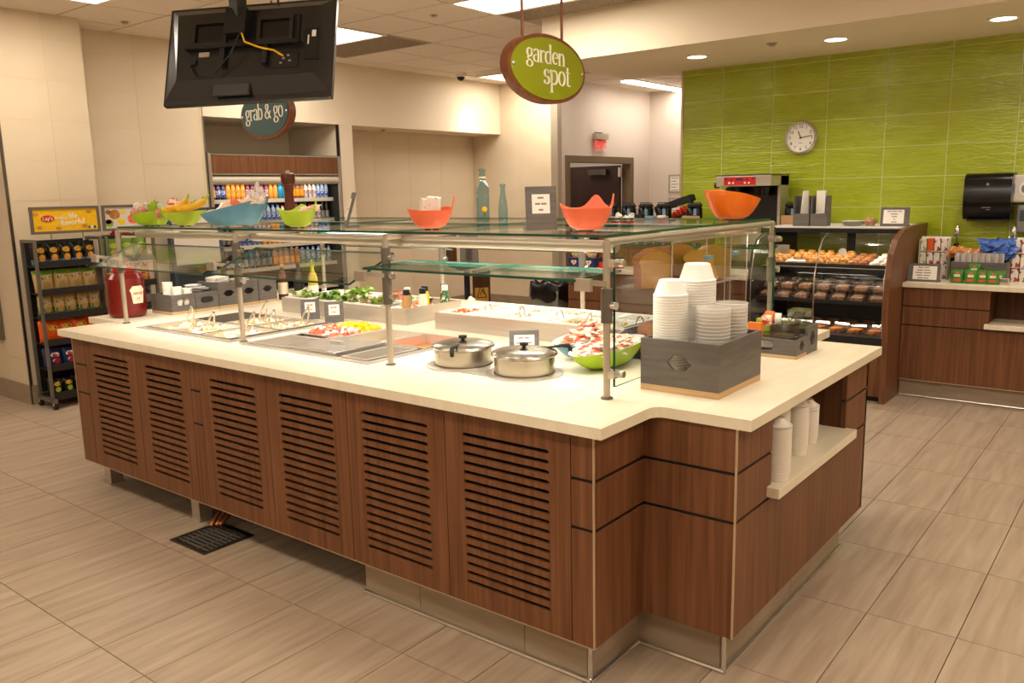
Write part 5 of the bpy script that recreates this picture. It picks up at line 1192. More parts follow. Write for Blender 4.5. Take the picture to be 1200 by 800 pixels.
# ================================================================== COFFEE COUNTER
CX0, CX1, CFY = -4.38, -2.64, 6.40
t = thing('coffee_counter', 'walnut coffee counter with dark grooves along the green wall', 'counter')
for z0, z1 in ((.14, .44), (.448, .6), (.608, .74), (.748, .862)): MB().box(CX0, CX1, CFY, CFY+.02, z0, z1).obj('wood_panel', 'walnut', t)
b = MB(); b.box(CX0, CX0+.02, CFY+.02, GY-.01, .14, .862); b.box(CX1-.02, CX1, CFY+.02, GY-.01, .14, .862); b.obj('end_panel', 'walnut', t); MB().box(CX0+.02, CX1-.02, CFY+.024, CFY+.03, .14, .86).obj('reveal', 'black', t); MB().box(CX0, CX1, CFY+.05, CFY+.062, 0, .139).obj('kick_tile', 'base_tile', t)
MB().box(CX0+.02, CX1-.02, GY-.04, GY-.02, 0, .86).obj('rear_panel', 'black', t)
tag(MB().bbox(CX0-.04, CX1+.005, CFY-.04, GY-.008, .864, .9, .003).obj('worktop', 'quartz'), 'cream worktop of the coffee counter by the green wall', 'worktop')
tag(MB().box(-4.25, -3.19, 6.72, 6.968, .9005, 1.272).obj('riser_shelf', 'walnut'), 'long walnut riser carrying the coffee pots', 'riser')
def mk_air():
    t = thing('airpot', 'black coffee airpot with a pump lid in a wooden stand', 'airpot', group='airpots on the riser')
    MB().lathe([(.06, .0), (.065, .01), (.065, .2), (.055, .22)], 20).obj('body', 'black_gloss', t, smooth=True)
    MB().lathe([(.06, .22), (.064, .226), (.062, .25), (.04, .262), (.001, .264)], 20).obj('lid', 'black_soft', t, smooth=True)
    MB().box(-.018, .018, -.095, -.05, .225, .245).obj('spout', 'black_soft', t)
    MB().tube([(-.06, 0, .22), (-.05, 0, .275), (.05, 0, .275), (.06, 0, .22)], .006, 8).obj('handle', 'black', t)
    mat('tan_wood', 'b98f68', .5); MB().box(-.075, .075, -.078, -.068, 0, .115).obj('front_card', 'tan_wood', t); MB().box(.02, .045, -.0685, -.064, .12, .2).obj('sight_tube', 'tag_blue', t)
    return t
ap = Proto(mk_air)
for px in (716, 737, 757, 778): ap.at((py_(px, 245, 6.9).x, 6.9, 1.2725), scale=(1.1, 1, .72))
ap.at((py_(814, 245, 6.9).x, 6.9, 1.2725), scale=(1.1, 1, .72), label='black coffee airpot beside the brewer with a small black name card', group='airpots on the riser')
for px in (915, 931): ap.at((py_(px, 245, 6.9).x-.0, 6.88, 1.2725) if px < 900 else (-2.59+.115*(px == 931), 7.16, 1.2755), scale=(.85, .85, .66), label='black coffee airpot behind the cutlery holder on the bakery case', group='airpots on the bakery case')
p = py_(812, 252, 6.79); t = thing('name_card', 'small black card in a tan frame in front of the airpot', 'sign', (p.x, 6.77, 1.2725))
MB().box(-.055, .055, -.006, .006, 0, .075).obj('frame', 'tan_wood', t); MB().box(-.045, .045, -.008, -.006, .008, .055).obj('face', 'black', t)
# creamers
p = py_(733, 255, 6.75); t = thing('creamer_tray', 'red tray heaped with white creamer cups', 'tray', (p.x, 6.755, 1.2725)); 
for q in ((-.13, .13, -.033, -.028), (-.13, .13, .028, .033)): MB().box(*q, 0, .04).obj('side', 'red', t)
for q in (-.13, .127): MB().box(q, q+.003, -.028, .028, 0, .06).obj('end', 'red', t)
MB().box(-.127, .127, -.028, .028, 0, .003).obj('floor_plate', 'red', t)
crm = MB().lathe([(.013, 0), (.018, .022), (.021, .023), (.021, .025), (.001, .026)], 12).mesh('creamer_cup', 'white', 35)
for k in range(26): tag(place(crm, 'creamer_cup', None, (p.x+rnd(-.11, .11), 6.755+rnd(-.012, .012), 1.277+.03+rnd(0, .055)*(1 if k > 8 else .2)), (rnd(-.9, .9), rnd(-.9, .9), 0)), 'small white creamer cup heaped in the red tray', 'creamer', 'creamer cups in the red tray')
for px, m_, lab in ((749, 'black_soft', 'black square caddy beside the creamers'), (762, 'tag_blue', 'blue cup between the black caddy and the red cup')):
    q = py_(px, 255, 6.75); tag(MB().bbox(-.04, .04, -.03, .03, 0, .1 if m_ == 'black_soft' else .085, .004).obj('caddy' if m_ == 'black_soft' else 'cup', m_, None, loc=(q.x, 6.755, 1.2725)), lab, 'caddy' if m_ == 'black_soft' else 'cup')
q = py_(775, 255, 6.75); t = thing('paper_cup', 'red and white paper cup in front of the airpots', 'cup', (q.x, 6.755, 1.2725)); MB().lathe([(.026, 0), (.034, .07)], 16).obj('wall', 'red', t, smooth=True); MB().lathe([(.034, .07), (.037, .073), (.037, .09)], 16).obj('rim_band', 'white', t, smooth=True)
# red lid chute and black ramp
q0, q1 = py_(783, 257, 7.02), py_(803, 246, 7.02)
for k in range(6):
    c_ = q0.lerp(q1, k/5); tag(MB().lathe([(.04, 0), (.042, .004), (.038, .01), (.03, .012)], 18).obj('drink_cover', 'red', None, smooth=True, loc=(c_.x, 7.02, max(c_.z, 1.31)), rot=(0, 1.15, .0)), 'red cup cover in the slanting chute', 'cover', 'red lids in the chute')
t = thing('lid_chute', 'black slanted lid chute rising beside the airpots', 'chute', (0, 0, 0))
a, b_ = py_(770, 246, 7.13), py_(812, 231, 7.13); d_ = (b_-a); ax = d_.normalized(); az = Vector((0, 1, 0)).cross(ax); MB().obox((a+b_)/2, ax, (0, 1, 0), az, d_.length/2, .05, .028).obj('channel', 'black_soft', t)
MB().box(b_.x-.02, b_.x, 7.11, 7.15, .9005, b_.z).obj('leg', 'black_soft', t); MB().obox(q0.lerp(q1, .5)-Vector((0, .0, .035)), (q1-q0), (0, 1, 0), Vector((0, 1, 0)).cross(q1-q0), (q1-q0).length/2+.03, .045, .006).obj('lower_channel', 'black', t)
# brewer
t = thing('coffee_brewer', 'steel coffee brewer with a red control panel against the green wall', 'brewer', (-2.92, 7.0, .9005))
MB().box(-.245, .245, .12, .31, .0, .79).obj('body', 'steel', t)
MB().bbox(-.245, .245, -.1, .31, .70, .79, .006).obj('head', 'steel', t); MB().box(-.25, .25, -.105, .315, .79, .8).obj('top_plate', 'steel_dark', t)
c = MB().box(-.17, .11, -.107, -.1, .712, .778).obj('control_panel', 'red', t)
for k, (x, z, m_) in enumerate(((-.15, .765, 'bag_navy'), (-.1, .757, 'bag_navy'), (.09, .765, 'bag_navy'), (.04, .76, 'bag_navy'), (-.12, .73, 'label_cream'), (-.085, .73, 'label_cream'), (.02, .73, 'label_cream'), (.055, .73, 'label_cream'))): MB().cyl((x, -.107, z), (x, -.111, z), .009, 10).obj('button', m_, c)
MB().box(-.06, .005, -.109, -.107, .752, .768).obj('display', 'bag_navy', c)
MB().cyl((-.245, -.05, .715), (-.275, -.05, .715), .025, 12).obj('knob', 'black', t)
for x in (-.12, .12): MB().lathe([(.06, .62), (.075, .69), (.03, .7)], 16, (x, 0, 0)).obj('brew_basket', 'black_gloss', t, smooth=True)
MB().box(-.22, .22, .115, .12, .3, .7).obj('splash_back', 'black_gloss', t)
MB().box(-.245, .245, -.1, .12, 0, .05).obj('base', 'black_soft', t)
# bread loaves in bags with blue boxes
mat('heart', 'e8e2da', .5); mat('bag_clear_tan', 'caa878', .3, c2='e6cfae', scale=(14, 14, 14))
for px, lab in ((684, 'bagged bread in a blue carton with a heart emblem beside the trash bin'), (706, 'bagged bread in a blue carton between carton and red box')):
    q = pz(px, 311, .9); t = thing('bread_carton', lab, 'carton', (q.x, 6.5, .9005)); MB().box(-.06, .06, -.05, .05, 0, .085).obj('carton', 'lab_b' if False else 'bag_navy', t)
    MB().ball((0, 0, .15), .055, .048, .09, 12, 8).obj('loaf_bag', 'bag_clear_tan', t, smooth=True); MB().lathe([(.012, .22), (.02, .25)], 8).obj('bag_neck', 'tag_blue', t)
    MB().prism([(0, .018), (.028, .045), (.026, .06), (.014, .066), (0, .056), (-.014, .066), (-.026, .06), (-.028, .045)], 'y', -.053, -.05).obj('emblem', 'heart', t)
    MB().prism([(0, .028), (.018, .047), (.015, .058), (0, .05), (-.015, .058), (-.018, .047)], 'y', -.055, -.053).obj('emblem_heart', 'carrot', t)
q = pz(729, 312, .9); t = thing('snack_box', 'black and red box on the coffee counter front', 'box', (q.x, 6.5, .9005)); MB().box(-.1, .1, -.05, .05, 0, .055).obj('base', 'red', t); MB().box(-.1, .1, -.05, .05, .055, .095).obj('lid', 'black_soft', t)
# ================================================================== BAKERY CASE
KX0, KX1 = -2.63, -1.605
t = thing('bakery_case', 'glass fronted bakery case with walnut side and three lit shelves', 'display case')
prof = [(6.37, 0), (6.37, .4), (6.34, .7), (6.345, .92), (6.40, 1.10), (6.50, 1.2), (6.68, 1.262), (6.9, 1.278), (7.385, 1.285), (7.385, 0)]
MB().prism(prof, 'x', KX1, KX1+.04).obj('side_panel', 'walnut', t); MB().prism([(y+.01, z*.985+.002) for y, z in prof[:-2]]+[(7.38, 1.26), (7.38, .01)], 'x', KX0, KX0+.02).obj('side_panel', 'black', t)
MB().box(KX0+.02, KX1, 6.41, 6.43, .04, .43).obj('front_panel', 'walnut', t); MB().box(KX0+.02, KX1, 6.44, 6.46, 0, .04).obj('kick', 'black', t)
MB().box(KX0+.02, KX1, 6.385, 6.42, .43, .485).obj('bumper', 'black_soft', t)
MB().box(KX0+.02, KX1, 7.2, 7.36, .04, .99).obj('rear_wall', 'shelf_dark', t)
for i in range(2): MB().box(KX0+.03+i*.5, KX0+.52+i*.5, 7.21, 7.216, .99, 1.235).obj('rear_door', 'acrylic', t); MB().box(KX0+.5+i*.42, KX0+.56+i*.42, 7.2, 7.225, .99, 1.235).obj('door_stile', 'black_soft', t)
MB().box(KX0+.02, KX1, 6.40, 7.2, .475, .49).obj('deck', 'steel_dark', t)
gl_ = [(6.375, .487), (6.36, .7), (6.365, .92), (6.42, 1.09), (6.515, 1.185), (6.62, 1.225)]
for i in range(2):
    x0, x1 = KX0+.022+i*.5, KX0+.52+i*.5; V = [(x, y, z) for y, z in gl_ for x in (x0, x1)]
    g = MB().add(V, [(2*j, 2*j+1, 2*j+3, 2*j+2) for j in range(5)]).obj('front_glass', 'acrylic', t, smooth=60)
    for xx in (x0, x1): MB().tube([(xx, y, z) for y, z in gl_], .004, 6).obj('glass_edge', 'steel_bright', g, smooth=True)
MB().box(KX0, KX1, 6.62, 7.38, 1.235, 1.268).obj('top_rail', 'black_soft', t); MB().box(KX0, KX1, 6.64, 7.38, 1.268, 1.275).obj('top', 'tray_paper', t)
mat('mirror', 'b9b4aa', .05, 1)
for z, y0, y1 in ((1.0, 6.52, 6.98), (.735, 6.44, 7.02)):
    s = MB().box(KX0+.03, KX1-.005, y0, y1, z-.012, z).obj('shelf', 'steel_dark', t); MB().box(KX0+.03, KX1-.005, y0-.006, y0, z-.022, z+.006).obj('shelf_edge', 'black_soft', s)
    MB().box(KX0+.05, KX1-.03, y0+.01, y0+.03, z-.022, z-.013).obj('shelf_light', 'lamp_soft', s)
area('bakery_lamp', ((KX0+KX1)/2, 6.68, 1.228), .95, .04, 3.6, col=(1, .9, .74)); area('bakery_lamp', ((KX0+KX1)/2, 6.56, .975), .95, .02, 2.0, col=(1, .9, .74)); area('bakery_lamp', ((KX0+KX1)/2, 6.48, .71), .95, .02, 2.0, col=(1, .9, .74))
def pastry_me(m_, r=.05, kind=0):
    b = MB()
    if kind == 0:
        b.ball((0, 0, .018), r, r*.85, .022, 12, 7)
        for k in range(5): b.ball((rnd(-.6, .6)*r, rnd(-.5, .5)*r, .035), r*.35, r*.3, .01, 7, 5)
    else:
        V = []; F = []; n, m2 = 16, 8
        for i in range(n):
            for j in range(m2):
                a, c_ = 2*PI*i/n, 2*PI*j/m2; V.append(((r*.66+r*.34*math.cos(c_))*math.cos(a), (r*.66+r*.34*math.cos(c_))*math.sin(a), r*.34+r*.34*math.sin(c_)))
        b.add(V, [(i*m2+j, ((i+1) % n)*m2+j, ((i+1) % n)*m2+(j+1) % m2, i*m2+(j+1) % m2) for i in range(n) for j in range(m2)])
    return b.mesh('pastry', m_, 60)
pm = {'danish': (pastry_me('pastry'), 'golden danish pastry on a tray of the top bakery shelf'), 'muffin': (pastry_me('pastry_brown'), 'brown cinnamon pastry on a tray of the top bakery shelf'), 'donut': (pastry_me('pastry_brown', .045, 1), 'brown ring doughnut on a tray of the top bakery shelf'), 'iced': (pastry_me('glaze', .045, 1), 'white iced doughnut on a tray of the top bakery shelf')}
trm = MB(); 
for q in ((-.078, .078, -.2, -.195, 0, .014), (-.078, .078, .195, .2, 0, .014), (-.078, -.073, -.195, .195, 0, .014), (.073, .078, -.195, .195, 0, .014), (-.078, .078, -.2, .2, 0, .003)): trm.box(*q)
trm = trm.mesh('pastry_tray', 'tray_paper')
kinds = ['danish', None, 'danish', 'danish', 'donut', 'iced']
tl_ = ['pale tray of danish pastries at the coffee end of the top bakery shelf', 'half empty pale tray between danish trays', 'pale tray of danish pastries beside the half empty tray', 'pale tray of danish pastries beside the brown doughnuts', 'pale tray of brown doughnuts on the top bakery shelf', 'pale tray of white iced doughnuts by the walnut side']
for k in range(6):
    x = KX0+.115+k*.162; tag(place(trm, 'pastry_tray', None, (x, 6.745, 1.001), (.14, 0, 0)), tl_[k], 'tray')
    for i in range(2):
        for j in range(4):
            if kinds[k] is None and j < 2: continue
            kd = kinds[k] or 'danish'; yy = 6.6+j*.095; tag(place(pm[kd][0], 'pastry', None, (x-.035+i*.07, yy, 1.008+(yy-6.745)*.14), (.14, 0, rnd(0, 6)), (.72, .8, 1.2)), pm[kd][1], 'pastry', kd+' pastries in the bakery case')
def mk_clam(fill, lab, grp):
    def f():
        t = thing('clamshell', lab, 'container', group=grp); b = MB()
        def fr(z0, z1, a0, a1): b.add([(sx*a*.062, sy*a*.075, z) for z, a in ((z0, a0), (z1, a1)) for sx, sy in ((-1, -1), (1, -1), (1, 1), (-1, 1))], [(0, 1, 5, 4), (1, 2, 6, 5), (2, 3, 7, 6), (3, 0, 4, 7)]+([(4, 5, 6, 7)] if z1 > .05 else []))
        fr(0, .03, .85, 1); b.obj('base', 'clamshell', t); b = MB(); fr(.032, .06, 1, .78); b.obj('lid', 'clamshell', t); MB().box(-.064, .064, -.077, .077, .0295, .0325).obj('seam', 'clamshell', t)
        MB().bbox(-.048, .048, -.058, .058, .003, .035, .012).obj('contents', fill, t); return t
    return Proto(f)
mat('cookie', '8f5d3c', .6, c2='c89a78', scale=(40, 40, 40)); mat('fruit_mix', 'd98a2c', .5, c2='8a2618', scale=(16, 16, 16), ramp=(.5, .6))
c1 = mk_clam('cookie', 'clear clamshell of cookies on the middle bakery shelf', 'clamshells on the middle shelf'); c2_ = mk_clam('fruit_mix', 'clear clamshell of orange and red pastry on the bottom bakery deck', 'clamshells on the bottom deck')
for k in range(7):
    for j in range(3): c1.at((KX0+.1+k*.14, 6.54+j*.17, .7355+.018*j), 0, rot=(.1, 0, rnd(-.08, .08)))
    for j in range(2): c1.at((KX0+.1+k*.14, 6.62+j*.17, .802+.018*j), 0, rot=(.1, 0, rnd(-.12, .12)))
    for j in range(3): c2_.at((KX0+.1+k*.14, 6.5+j*.18, .4905), rnd(-.1, .1))
for k, x in enumerate((-2.46, -2.0)):
    t = thing('price_tag', 'round white price tag on a wire standing among the pastries', 'tag', (x, 6.66, 1.002), group='round price tags')
    MB().ell('y', (0, .085), .03, .03, -.002, .002, 18).obj('disc', 'white', t); MB().cyl((0, .003, 0), (0, .003, .07), .0025, 6).obj('wire', 'steel_bright', t)
# on top of the case
KT = 1.2755
p = py_(951, 262, 6.85); t = thing('cutlery_holder', 'grey wooden cutlery holder with white knives on the bakery case', 'holder', (p.x, 6.85, KT), .0)
for x0 in (-.135, .005):
    for q in ((x0, x0+.008, -.05, .05), (x0+.122, x0+.13, -.05, .05)): MB().box(*q, 0, .24).obj('side_panel', 'grey_wood', t)
    MB().box(x0+.008, x0+.122, -.05, -.042, 0, .1).obj('front_panel', 'grey_wood', t); MB().box(x0+.008, x0+.122, .042, .05, 0, .24).obj('rear_panel', 'grey_wood', t)
tag(MB().box(-.035, .035, -.012, .012, 0, .25).obj('napkin_bundle', 'paper', None, loc=(p.x+.07, 6.85, KT+.03)), 'white paper napkin bundle in the cutlery holder', 'napkins')
for k in range(5): tag(MB().box(-.006, .006, -.002, .002, 0, .26).obj('plastic_knife', 'white', None, loc=(p.x-.09+k*.014, 6.84+.005*k, KT+.02), rot=(.05, .1-.03*k, 0)), 'white plastic knife standing in the cutlery holder', 'knife', 'knives in the cutlery holder')
p = py_(1000, 259, 6.95)
plm = MB().lathe([(.045, 0), (.085, .012), (.088, .012), (.05, .004), (.001, .003)], 24).mesh('paper_plate', 'foam', 35)
for k in range(6): tag(place(plm, 'paper_plate', None, (p.x, 6.95, KT+k*.005)), 'white paper plate in the low stack on the bakery case', 'plate', 'paper plates on the bakery case')
p = py_(1020, 259, 6.95); t = thing('muffin', 'wrapped chocolate chip muffin on the bakery case', 'muffin', (p.x, 6.95, KT)); MB().lathe([(.03, 0), (.042, .03)], 16).obj('cup', 'cookie', t, smooth=True); MB().ball((0, 0, .038), .05, .05, .03, 14, 8).obj('crown', 'cookie', t, smooth=True)
p = py_(1048, 262, 6.9); stand_sign('sign_holder', 'grey framed card sign on the bakery case end', (p.x, 6.9, KT), .03, .205, .145, [.75, .4, .3, .1, .3], win=(.1, .14, .82, .86))
# ================================================================== RIGHT COUNTER
t = thing('condiment_counter', 'walnut condiment counter with open niche below the green wall', 'counter')
RF = 6.72; NX = -.985
for z0, z1 in ((.137, .548), (.556, .689), (.697, .835)): MB().box(-1.56, NX if z0 > .5 else XR-.05, RF, RF+.02, z0, z1).obj('wood_panel', 'walnut', t)
MB().box(-1.56, NX-.01, RF+.022, RF+.028, .137, .834).obj('reveal', 'black', t)
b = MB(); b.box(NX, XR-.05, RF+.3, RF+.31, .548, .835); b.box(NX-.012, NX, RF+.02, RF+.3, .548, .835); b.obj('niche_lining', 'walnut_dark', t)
MB().bbox(NX-.02, XR-.05, RF-.05, RF+.3, .565, .6, .003).obj('niche_shelf', 'quartz', t)
u = -1.56
while u < XR-.1:
    v = min(u+.61-(.31 if u < -1.5 else 0), XR-.05); MB().box(u, v-.002, RF+.04, RF+.052, 0, .136).obj('tile', 'base_tile', t); u = v
MB().cyl((-1.56, RF+.032, .008), (XR-.05, RF+.032, .008), .008, 8).obj('floor_trim', 'steel_bright', t, smooth=True)
MB().box(-1.56, XR-.05, RF-.0, RF+.02, .131, .137).obj('bottom_strip', 'strip_metal', t)
CT = .872
tag(MB().bbox(-1.562, XR-.05, RF-.035, GY-.008, .837, CT, .003).obj('worktop', 'quartz'), 'cream worktop of the condiment counter under the towel dispenser', 'worktop')
p = py_(1082, 329, 6.80); stand_sign('sign_holder', 'grey framed card sign on the condiment counter', (p.x, 6.80, CT), .04, .22, .135, [.5, .6, .7, .6, .5], win=(.16, .12, .9, .86))
# tea boxes
mat('tea1', 'e7dfcf', .5, c2='a9b23a', scale=(30, 30, 30), ramp=(.5, .56)); mat('tea2', 'df5a1c', .5); mat('tea3', 'e9e2d6', .5, c2='b03a2c', scale=(28, 28, 28), ramp=(.48, .54)); mat('tea4', 'e6dccb', .5, c2='a51f5a', scale=(24, 24, 24), ramp=(.5, .55)); mat('tea5', 'e4d8c4', .5, c2='6a3a22', scale=(28, 28, 28), ramp=(.52, .58))
tn = {'tea1': 'white and olive', 'tea2': 'plain orange', 'tea3': 'white and red', 'tea4': 'white and magenta', 'tea5': 'cream and brown'}
def tearack(px0, px1, cols, lab, grid):
    a, b_ = py_(px0, 329, 7.06).x, py_(px1, 329, 7.06).x; w = (b_-a)/cols
    t = thing('tea_rack', lab, 'rack', ((a+b_)/2, 7.06, CT)); MB().box(-(b_-a)/2-.006, (b_-a)/2+.006, .03, .04, 0, .32).obj('rear_panel', 'white', t)
    for k in range(3): MB().box(-(b_-a)/2-.006, (b_-a)/2+.006, -.04, .03, k*.105, k*.105+.004).obj('shelf', 'white', t)
    for s in (-1, 1): MB().box(s*((b_-a)/2+.004)-.002, s*((b_-a)/2+.004)+.002, -.04, .03, 0, .3).obj('side_panel', 'white', t)
    for r_ in range(3):
        for c_ in range(cols):
            m_ = grid[r_][c_]; o = MB().bbox(-w/2+.003, w/2-.003, -.03, .03, 0, .092, .002).obj('tea_box', m_, None, loc=(a+w*(c_+.5), 7.05, CT+.0045+r_*.105))
            tag(o, tn[m_]+' tea box on the '+('lower', 'middle', 'upper')[r_]+' row of the '+('rack behind the card sign' if px0 < 1150 else 'rack beside the blue packets'), 'box', 'tea boxes')
tearack(1077, 1109, 4, 'white wire rack of tea boxes behind the card sign', [['tea5', 'tea3', 'tea1', 'tea5'], ['tea1', 'tea3', 'tea4', 'tea5'], ['tea1', 'tea2', 'tea3', 'tea5']])
tearack(1184, 1225, 4, 'white wire rack of tea boxes beside the blue packets', [['tea3', 'tea5', 'tea1', 'tea3'], ['tea3', 'tea4', 'tea3', 'tea1'], ['tea5', 'tea3', 'tea1', 'tea4']])
a, b_ = py_(1114, 331, 6.9).x, py_(1176, 331, 6.9).x
caddy('sachet_caddy', 'grey wooden caddy of sachets on the condiment counter', a-.0, b_+.02, 6.86, 7.12, .15, z=CT)
mat('sachet', 'a89f96', .3, c2='cfc6bc', scale=(90, 10, 3)); sm_ = pillow(.03, .12, .006, 3, 4).mesh('sugar_sachet', 'sachet')
for k in range(15): tag(place(sm_, 'sugar_sachet', None, (a+.03+k*(b_-a-.03)/15, 6.895+.02*(k % 2), CT+.095), (rnd(-.08, .08), rnd(-.06, .06), rnd(-.5, .5))), 'silver grey sachet standing in the grey caddy', 'sachet', 'silver sachets in the caddy')
mat('pk_green', '3f7a22', .35); mat('pk_cream', 'd8cfae', .45); mat('pk_red', 'd4472c', .4); mat('pk_blue', '2c4f9e', .3, c2='4a6cb8', scale=(20, 20, 20)); mat('pk_brown', 'b56a1c', .3, c2='e9dcc2', scale=(16, 16, 16), ramp=(.5, .56))
def mk_gr():
    t = thing('granola_packet', 'green granola packet with a red emblem leaning on the sachet caddy', 'packet', group='green packets on the condiment counter')
    w, h, d_ = .082, .098, .022
    pillow(w, h, d_, 7, 7).obj('body', 'pk_green', t, smooth=60); pillow(w, h, d_, 3, 2, .0012, -.22, .22, .42, .68, False).obj('emblem', 'pk_red', t); pillow(w, h, d_, 4, 2, .0012, -.5, .5, -.08, .3, False).obj('title_patch', 'pk_cream', t); pillow(w, h, d_, 4, 2, .0012, -.55, .55, -.68, -.35, False).obj('picture_patch', 'pk_red', t)
    return t
gp = Proto(mk_gr)
for px, Y in ((1121, 6.80), (1137, 6.795), (1151, 6.80), (1163, 6.79), (1170, 6.82)): gp.at((py_(px, 331, Y).x, Y, CT+.001), rot=(-.12, 0, rnd(-.1, .2)))
gp.at((py_(1141, 320, 6.83).x, 6.835, CT+.045), rot=(-.1, 0, .05))
pb_ = pillow(.1, .07, .03, 6, 5); pbm = {m_: pb_.mesh('snack_packet', m_) for m_ in ('pk_blue', 'pk_brown')}
for k in range(16): 
    q = py_(1154+k % 4*9, 296, 6.99); tag(place(pbm['pk_blue'], 'snack_packet', None, (q.x, 6.99+rnd(-.03, .03), CT+.17+.03*(k//4)), (rnd(-1.3, -.6), rnd(-.4, .4), rnd(-.6, .6))), 'blue snack packet heaped in the grey caddy', 'packet', 'blue packets in the caddy')
for k in range(6): 
    q = py_(1118+k % 3*12, 296, 6.99); tag(place(pbm['pk_brown'], 'snack_packet', None, (q.x, 6.99+rnd(-.03, .03), CT+.17+.03*(k//3)), (rnd(-1.3, -.7), rnd(-.4, .4), rnd(-.6, .6))), 'brown and cream snack packet heaped in the grey caddy', 'packet', 'brown packets in the caddy')
tag(MB().bbox(-.03, .03, -.02, .02, 0, .05, .006).obj('clip_box', 'steel_bright', None, loc=(py_(1177, 331, 6.82).x, 6.82, CT)), 'small chrome holder beside the green packets', 'holder')
def mk_pump():
    t = thing('syrup_pump', 'chrome syrup pump on a dark bottle behind the snack packets', 'pump', group='chrome syrup pumps')
    MB().lathe([(.035, 0), (.036, .2), (.02, .24), (.018, .26)], 16).obj('bottle', 'black_gloss', t, smooth=True); MB().cyl((0, 0, .26), (0, 0, .33), .007).obj('stem', 'steel_dark', t, smooth=True)
    MB().lathe([(.012, .31), (.018, .33), (.018, .375), (.012, .385), (.005, .395)], 14).obj('head', 'steel_bright', t, smooth=True); MB().tube([(0, 0, .335), (-.02, -.03, .33), (-.022, -.045, .31)], .006, 8).obj('spout', 'steel_bright', t, smooth=True); return t
pu = Proto(mk_pump)
for px in (1121, 1187): pu.at((py_(px, 285, 7.25).x, 7.25, CT))
# ---- wall fittings
W_ = GY-.0025
a, b_ = py_(1131, 205, GY-.2), py_(1183, 257, GY-.2)
t = thing('towel_dispenser', 'black rounded paper towel dispenser on the green tiles', 'dispenser', ((a.x+b_.x)/2, W_, b_.z)); w, h = b_.x-a.x, a.z-b_.z+.01
pr = [(0, .0), (-.17, .0), (-.195, .03), (-.215, .14), (-.205, h-.05), (-.175, h-.012), (-.14, h), (0, h)]
MB().prism(pr, 'x', -w/2, w/2).obj('cover', 'black_gloss', t, smooth=40); MB().box(-w/2+.03, w/2-.03, -.2, -.03, -.012, 0).obj('outlet', 'black', t)
text('EnMotion', .018, 'bin_grey', t, (0, -.2165, .07), (PI/2+.0, 0, 0)) if False else None
for q in ((-.03, .03, .085, .09), (.0, .025, .07, .074)): MB().box(q[0], q[1], -.2125, -.2035, q[2], q[3]).obj('maker_mark', 'bin_grey', t)
MB().ell('y', (0, .26), .01, .01, -.2125, -.2, 14).obj('emblem', 'bin_grey', t)
MB().box(w/2, w/2+.006, -.12, -.08, h*.55, h*.75).obj('key_latch', 'tag_blue', t)
p = py_(1188, 205, GY-.08); q = py_(1192, 237, GY-.08)
t = thing('soap_dispenser', 'beige wall dispenser with an arched window beside the towel dispenser', 'dispenser', (p.x, W_, q.z)); MB().bbox(0, .17, -.1, 0, 0, p.z-q.z, .012).obj('body', 'wall_paint', t); MB().ell('y', (.08, .1), .035, .05, -.103, -.1).obj('window', 'white', t); MB().ell('y', (.08, .1), .02, .03, -.105, -.103).obj('pump_bar', 'bin_grey', t)
p = py_(1193, 240, GY-.08); q = py_(1193, 273, GY-.08)
t = thing('soap_dispenser', 'grey wall dispenser with a dark screen below the arched one', 'dispenser', (p.x, W_, q.z)); MB().bbox(0, .15, -.1, 0, 0, p.z-q.z, .012).obj('body', 'bin_grey', t); MB().box(.02, .12, -.103, -.1, .09, .17).obj('screen', 'slate', t)
# clock
p = py_(939.5, 161.5, GY); t = thing('wall_clock', 'round white wall clock with a silver rim on the green tiles', 'clock', (p.x, W_, p.z)); R_ = .142
MB().lathe([(R_, 0), (R_, .03), (R_-.01, .042), (R_-.02, .042), (R_-.024, .03), (R_-.024, .0)], 44, cap=False).obj('rim', 'steel_bright', t, smooth=True, rot=(PI/2, 0, 0)); MB().ell('y', (0, 0), R_-.022, R_-.022, -.02, 0, 44).obj('dial', 'paper', t)
for k in range(1, 13):
    a = PI/2-2*PI*k/12; text(str(k), .038, 'black', t, (.095*math.cos(a), -.021, .095*math.sin(a)), (PI/2, 0, 0), name='numeral')
def hand(a, L_, w): MB().obox((math.cos(a)*L_*.42, -.024, math.sin(a)*L_*.42), (math.cos(a), 0, math.sin(a)), (0, 1, 0), (-math.sin(a), 0, math.cos(a)), L_*.58, .0015, w).obj('hand', 'black', t)
hand(PI/2-2*PI*(11+13.5/60)/12, .06, .004); hand(PI/2-2*PI*13.5/60, .09, .003); MB().cyl((0, -.02, 0), (0, -.028, 0), .007, 12).obj('hub', 'black', t); MB().box(-.018, .018, -.0215, -.02, -.045, -.04).obj('maker_mark', 'print_grey', t)
